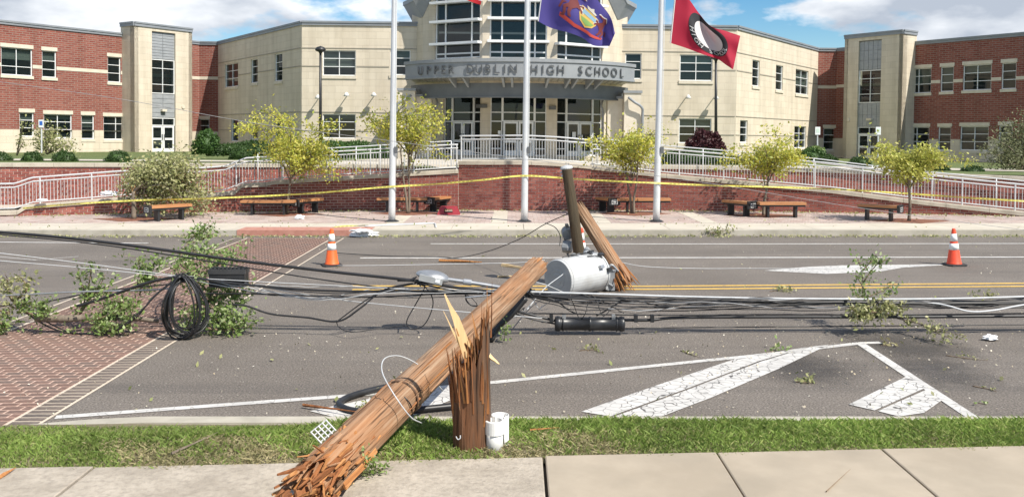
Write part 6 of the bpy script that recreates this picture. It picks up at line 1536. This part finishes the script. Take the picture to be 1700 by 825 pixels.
# ---- fallen branches with leaves
def branch(label, stems, n, size, mname, seed, sg=.07, name='fallen_branch', r=.012, cat='branch', woodm='twig', zmin=.01):
    P = []; root = empty(name, at(*stems[0][0]), label, cat); lb = MB(); rg = random.Random(seed)
    for st in stems:
        pth = curve([at(*p) for p in st], 6); nn3 = len(pth)
        for p in pth: p.z = max(p.z, r)
        lb.tube(pth, [r*(1-.7*i/(nn3-1)) for i in range(nn3)], 6)
        for i in range(nn3//5, nn3):
            P.append((pth[i], sg*.8))
            if rg.random() < .6:
                e = pth[i]+Vector((rg.gauss(0, sg*1.7), rg.gauss(0, sg*1.7), rg.gauss(.02, sg*1.3))); e.z = max(e.z, .01); lb.tube([pth[i], e], [r*.3, r*.12], 4); P += [(e, sg), (pth[i].lerp(e, .6), sg*.7)]
    lb.build('stem', MT[woodm], root, True)
    if n:
        nr = np.random.default_rng(seed); w = nr.integers(0, len(P), n); pts = np.array([tuple(p[0]) for p in P])[w]+nr.normal(size=(n, 3))*np.array([p[1] for p in P])[w][:, None]
        pts = pts[pts[:, 2] > zmin]; foliage('foliage', pts, size, mname, root, seed)
    return root
Yb = 11.3
branch('leafy branch standing up at the left on the crosswalk', [[(130, 525, Yb), (145, 500, Yb), (135, 470, Yb), (128, 440, Yb)], [(145, 500, Yb), (165, 475, Yb), (175, 455, Yb)], [(140, 505, Yb), (155, 490, Yb), (178, 480, Yb)], [(135, 520, Yb), (150, 460, Yb), (150, 438, Yb)]], 480, .058, 'leaf_green', 51, .055)
branch('bushy leafy spray lying in the middle of the crosswalk', [[(140, 535, Yb-.3), (175, 525, Yb-.3), (205, 512, Yb-.3), (225, 505, Yb-.3)], [(150, 538, 11.1), (190, 540, 11), (215, 535, 11)], [(170, 520, Yb-.2), (195, 505, Yb-.2), (205, 500, Yb-.2)], [(140, 545, 11), (165, 545, 11), (185, 548, 10.9)]], 1000, .056, 'leaf_green', 52, .065)
branch('upright sprig of leaves left of the coil', [[(232, 490, Yb+.3), (235, 460, Yb+.3), (228, 428, Yb+.3)], [(235, 465, Yb+.3), (250, 445, Yb+.3), (262, 432, Yb+.3)], [(232, 480, Yb+.3), (243, 470, Yb+.3), (255, 462, Yb+.3)]], 520, .06, 'leaf_green', 53, .055)
branch('fallen bough with big leaves behind the coil and terminal box', [[(300, 560, 11.2), (330, 530, 11.3), (350, 490, 11.4), (345, 450, 11.5), (320, 420, 11.6)], [(340, 520, 11.3), (365, 535, 11.2), (390, 540, 11.1), (412, 530, 11.1)], [(345, 500, 11.4), (380, 490, 11.4), (412, 487, 11.3)], [(340, 480, 11.4), (325, 460, 11.5), (300, 440, 11.6)], [(345, 545, 11.0), (370, 548, 11.0), (395, 545, 11)], [(345, 450, 11.5), (370, 435, 11.5), (395, 428, 11.5)], [(335, 500, 11.3), (320, 520, 11.2), (310, 545, 11)], [(350, 510, 11.2), (372, 512, 11.2), (385, 520, 11.2)]], 2500, .06, 'leaf_green', 54, .08, r=.02)
branch('tall thin leafy shoot rising at the far side of the crosswalk', [[(283, 470, 12.0), (300, 425, 12.3), (318, 395, 12.6), (345, 368, 12.8)], [(318, 395, 12.6), (335, 385, 12.7), (352, 372, 12.7)], [(300, 420, 12.4), (325, 420, 12.4), (355, 412, 12.4)], [(310, 405, 12.5), (340, 395, 12.6), (355, 388, 12.6)], [(320, 425, 12.2), (345, 430, 12.2), (375, 422, 12.2)]], 520, .06, 'leaf_green', 55, .06)
branch('withered yellowish branch at the left edge of the photo', [[(60, 525, 11.2), (30, 510, 11.2), (15, 485, 11.2), (12, 462, 11.2)], [(25, 500, 11.2), (45, 480, 11.2), (35, 460, 11.2)], [(15, 520, 11.1), (0, 515, 11.1), (-20, 500, 11)]], 380, .06, 'leaf_pale', 56, .055, r=.018)
branch('green leaf clump beside the log butt at left', [[(75, 525, 11.1), (55, 508, 11.1), (30, 500, 11.1)], [(70, 525, 11), (72, 515, 11), (65, 505, 11)], [(0, 535, 11), (10, 545, 11), (-10, 540, 11)]], 480, .06, 'leaf_green', 57, .055)
lg = [at(60, 527, 11.15), at(110, 529, 11.1), at(160, 526, 11.15), at(215, 528, 11.1), at(262, 533, 11)]
for p in lg: p.z = max(.04, p.z)
tag(MB().tube(curve(lg, 6), [.05*(1-.5*i/24) for i in range(25)], 9).build('fallen_limb', MT['bark'], None, True, base=lg[0]), 'bare grey limb lying across the crosswalk under the leaves', 'limb')
branch('thin green sapling standing in the cables at right', [[(1442, 520, 11.2), (1432, 490, 11.3), (1432, 460, 11.4), (1425, 430, 11.5)], [(1432, 470, 11.4), (1455, 440, 11.4), (1475, 430, 11.4)], [(1436, 495, 11.3), (1470, 480, 11.3), (1492, 465, 11.3)], [(1432, 450, 11.4), (1445, 436, 11.4), (1460, 428, 11.4)], [(1438, 500, 11.2), (1415, 485, 11.3)], [(1435, 480, 11.3), (1420, 455, 11.4)]], 400, .05, 'leaf_green', 58, .045, r=.009)
branch('heap of narrow leaves under the cables at right', [[(1440, 515, 11.1), (1425, 512, 11.1), (1410, 508, 11.1)], [(1440, 515, 11.1), (1465, 512, 11.1), (1490, 508, 11.1)], [(1445, 518, 11), (1470, 518, 11)], [(1430, 516, 11.0), (1420, 520, 11)]], 800, .06, 'leaf_pale', 59, .06)
branch('bare branch with leaves lying on the road at right', [[(1490, 528, 11.2), (1530, 538, 10.9), (1565, 550, 10.6), (1605, 557, 10.5)], [(1530, 538, 10.9), (1555, 552, 10.6), (1575, 560, 10.4)], [(1500, 532, 11.1), (1520, 530, 11.1)]], 220, .05, 'leaf_pale', 60, .035, r=.012, woodm='bark')
branch('thin twig with few leaves on the right lane', [[(1570, 590, 9.98), (1605, 596, 9.85), (1640, 600, 9.75)]], 25, .035, 'leaf_pale', 61, .015, r=.006)
branch('short twig near the right verge', [[(1615, 643, 8.75), (1640, 649, 8.65), (1655, 655, 8.55)]], 12, .03, 'leaf_pale', 62, .012, r=.006)
branch('leaf spray lying before the splice case', [[(962, 585, 10.2), (980, 582, 10.25), (1000, 588, 10.1)], [(975, 584, 10.2), (985, 578, 10.3)]], 60, .05, 'leaf_pale', 63, .025, r=.005)
branch('leaf cluster on the asphalt inside the painted island', [[(1322, 636, 8.9), (1337, 634, 8.95), (1355, 638, 8.85)], [(1330, 638, 8.9), (1345, 640, 8.85)]], 80, .045, 'leaf_pale', 64, .025, r=.005)
branch('twig with leaves beside the left end of the island chevron', [[(1130, 585, 10.2), (1150, 593, 10), (1160, 597, 9.9)]], 14, .04, 'leaf_pale', 65, .012, r=.006)
branch('leaves scattered on the upper end of the big chevron', [[(1270, 588, 10.1), (1290, 583, 10.2), (1310, 586, 10.15)]], 60, .045, 'leaf_green', 66, .03, r=.004)
branch('brown leaves at the tip of the painted island', [[(1462, 575, 10.45), (1475, 572, 10.5), (1490, 578, 10.4)]], 34, .06, 'dry_blade', 67, .03, r=.004)
branch('green leaves fallen beside the frayed pole end', [[(598, 788, 6.0), (612, 776, 6.05), (640, 782, 6.1)], [(600, 780, 6.0), (603, 765, 5.95), (594, 752, 5.95)], [(600, 788, 6.05), (620, 782, 6.1), (642, 775, 6.15)]], 240, .035, 'leaf_green', 68, .028, r=.004, zmin=.15)
branch('leaf spray on the far lane right of the split pole', [[(1278, 484, 14.1), (1297, 482, 14.2), (1315, 485, 14.1)]], 90, .06, 'leaf_pale', 69, .05, r=.006)
branch('leaf spray at the far kerb right of the right flagpole', [[(1175, 388, 22), (1190, 384, 22), (1210, 382, 22)], [(1180, 386, 22), (1195, 390, 21.7)]], 130, .08, 'leaf_pale', 70, .09, r=.008)
branch('leaf spray near the bundle at the far right', [[(1600, 496, 11.2), (1630, 492, 11.3), (1655, 490, 11.3)]], 70, .05, 'leaf_pale', 71, .03, r=.005)
branch('small leaf cluster near the right verge', [[(1624, 673, 8.2), (1635, 676, 8.15)]], 22, .035, 'leaf_green', 72, .02, r=.004)
branch('green weed caught under the fallen pole top', [[(838, 565, 10.6), (838, 550, 10.6), (842, 538, 10.6)]], 90, .04, 'leaf_green', 73, .03, r=.004)
branch('leaves blown against the white marking under the pole', [[(600, 676, 8.1), (630, 672, 8.2), (660, 662, 8.4)], [(590, 682, 8.0), (610, 680, 8.05)]], 200, .035, 'leaf_pale', 74, .03, r=.004)
matvar('chip', [(.55, .50, .40), (.40, .33, .22), (.62, .58, .50), (.22, .20, .12)], .9)
# leaf litter: uncountable
nr = np.random.default_rng(90); pts = []
def scatter(n, x0, x1, y0, y1, z, fy=None):
    X = nr.uniform(x0, x1, n); Y = nr.uniform(y0, y1, n)
    if fy is not None: Y = np.array([fy(x) for x in X])+nr.normal(size=n)*y1
    keep = nr.random(n) < .45+.55*np.sin(X*1.9+1)**2
    return np.stack([X, Y, np.full(n, z)+nr.uniform(0, .02, n)], 1)[keep]
pts = np.concatenate([scatter(2600, -14, 15, 21.55, 21.98, .012), scatter(2300, -14, 15, 0, .16, .155, lambda x: YW(x)-.3), scatter(90, -10, 12, 8.5, 21, .012), scatter(40, -4, 5, 8, 12, .012), scatter(420, -13, 14, 22.3, 27, .152)])
tag(npmesh('leaf_litter', leaf_quads(pts, .07, nr, .5, 1.2), 4, MT['leaf_pale']), 'scattered fallen leaves along the kerb, wall foot and road', 'leaf litter', kind='stuff')
pts = np.concatenate([scatter(1100, -5, 7, 7.6, 13, .008), scatter(300, 1.5, 6, 9, 12, .008), scatter(700, -9, 11, 12, 21.8, .008)])
tag(npmesh('wood_chips', leaf_quads(pts, .024, nr, .7, 2), 4, MT['chip']), 'tiny pale chips and crumbs strewn over the asphalt', 'chips', kind='stuff')

# ---- grass blades on the verge
nr = np.random.default_rng(99); nB = 78000
X = nr.uniform(-5.2, 5.4, nB); e0 = np.array([sw_edge(x) for x in X]); k = nr.random(nB); yb = KB+.02-.13*np.clip((-1.3-X)/.4, 0, 1); e0 = e0-.035+.03*np.sin(X*3.1)+.02*np.sin(X*11)+.03*nr.random(nB); Y = e0+(yb-e0)*k
sk = (X-SB.x)**2+(Y-SB.y)**2 > .13**2; X, Y, k, yb = X[sk], Y[sk], k[sk], yb[sk]; nB = len(X)
pn = np.sin(X*2.3+np.sin(Y*5))*.5+np.sin(X*.9+2)*.5+.35*np.sin(X*7+Y*9)
dry = (k < .62) & (pn+(X < -1)*.5-k*.9+nr.normal(size=nB)*.45 > .22)
h = nr.uniform(.024, .064, nB)*(.75+.45*k)*(1+.15*pn)*(1-.35*np.clip((-1.3-X)/.4, 0, 1)*(k > .7)); h[dry] *= .72
ln = nr.normal(size=(nB, 2))*.55; ln[dry] *= 1.6
w = nr.uniform(.002, .0045, nB); a = nr.uniform(0, 6.28, nB)
Z = .112+.03*np.sin(PI*k)-np.where(X < -4, .06*k*np.minimum(1, -4-X), 0)
B0 = np.stack([X-np.cos(a)*w, Y-np.sin(a)*w, Z], 1); B1 = np.stack([X+np.cos(a)*w, Y+np.sin(a)*w, Z], 1); Tp = np.stack([X+ln[:, 0]*h, Y+ln[:, 1]*h, Z+h], 1); Md = np.stack([X+np.cos(a)*w*.8+ln[:, 0]*h*.35, Y+np.sin(a)*w*.8+ln[:, 1]*h*.35, Z+h*.62], 1)
Q = np.stack([B0, B1, Md, Tp], 1)
tag(npmesh('verge_grass', Q[~dry].reshape(-1, 3), 4, MT['grass_blade']), 'green grass blades of the verge', 'grass', kind='stuff')
tag(npmesh('dry_grass', Q[dry].reshape(-1, 3), 4, MT['dry_blade']), 'dry straw-coloured grass patches of the verge', 'grass', kind='stuff')
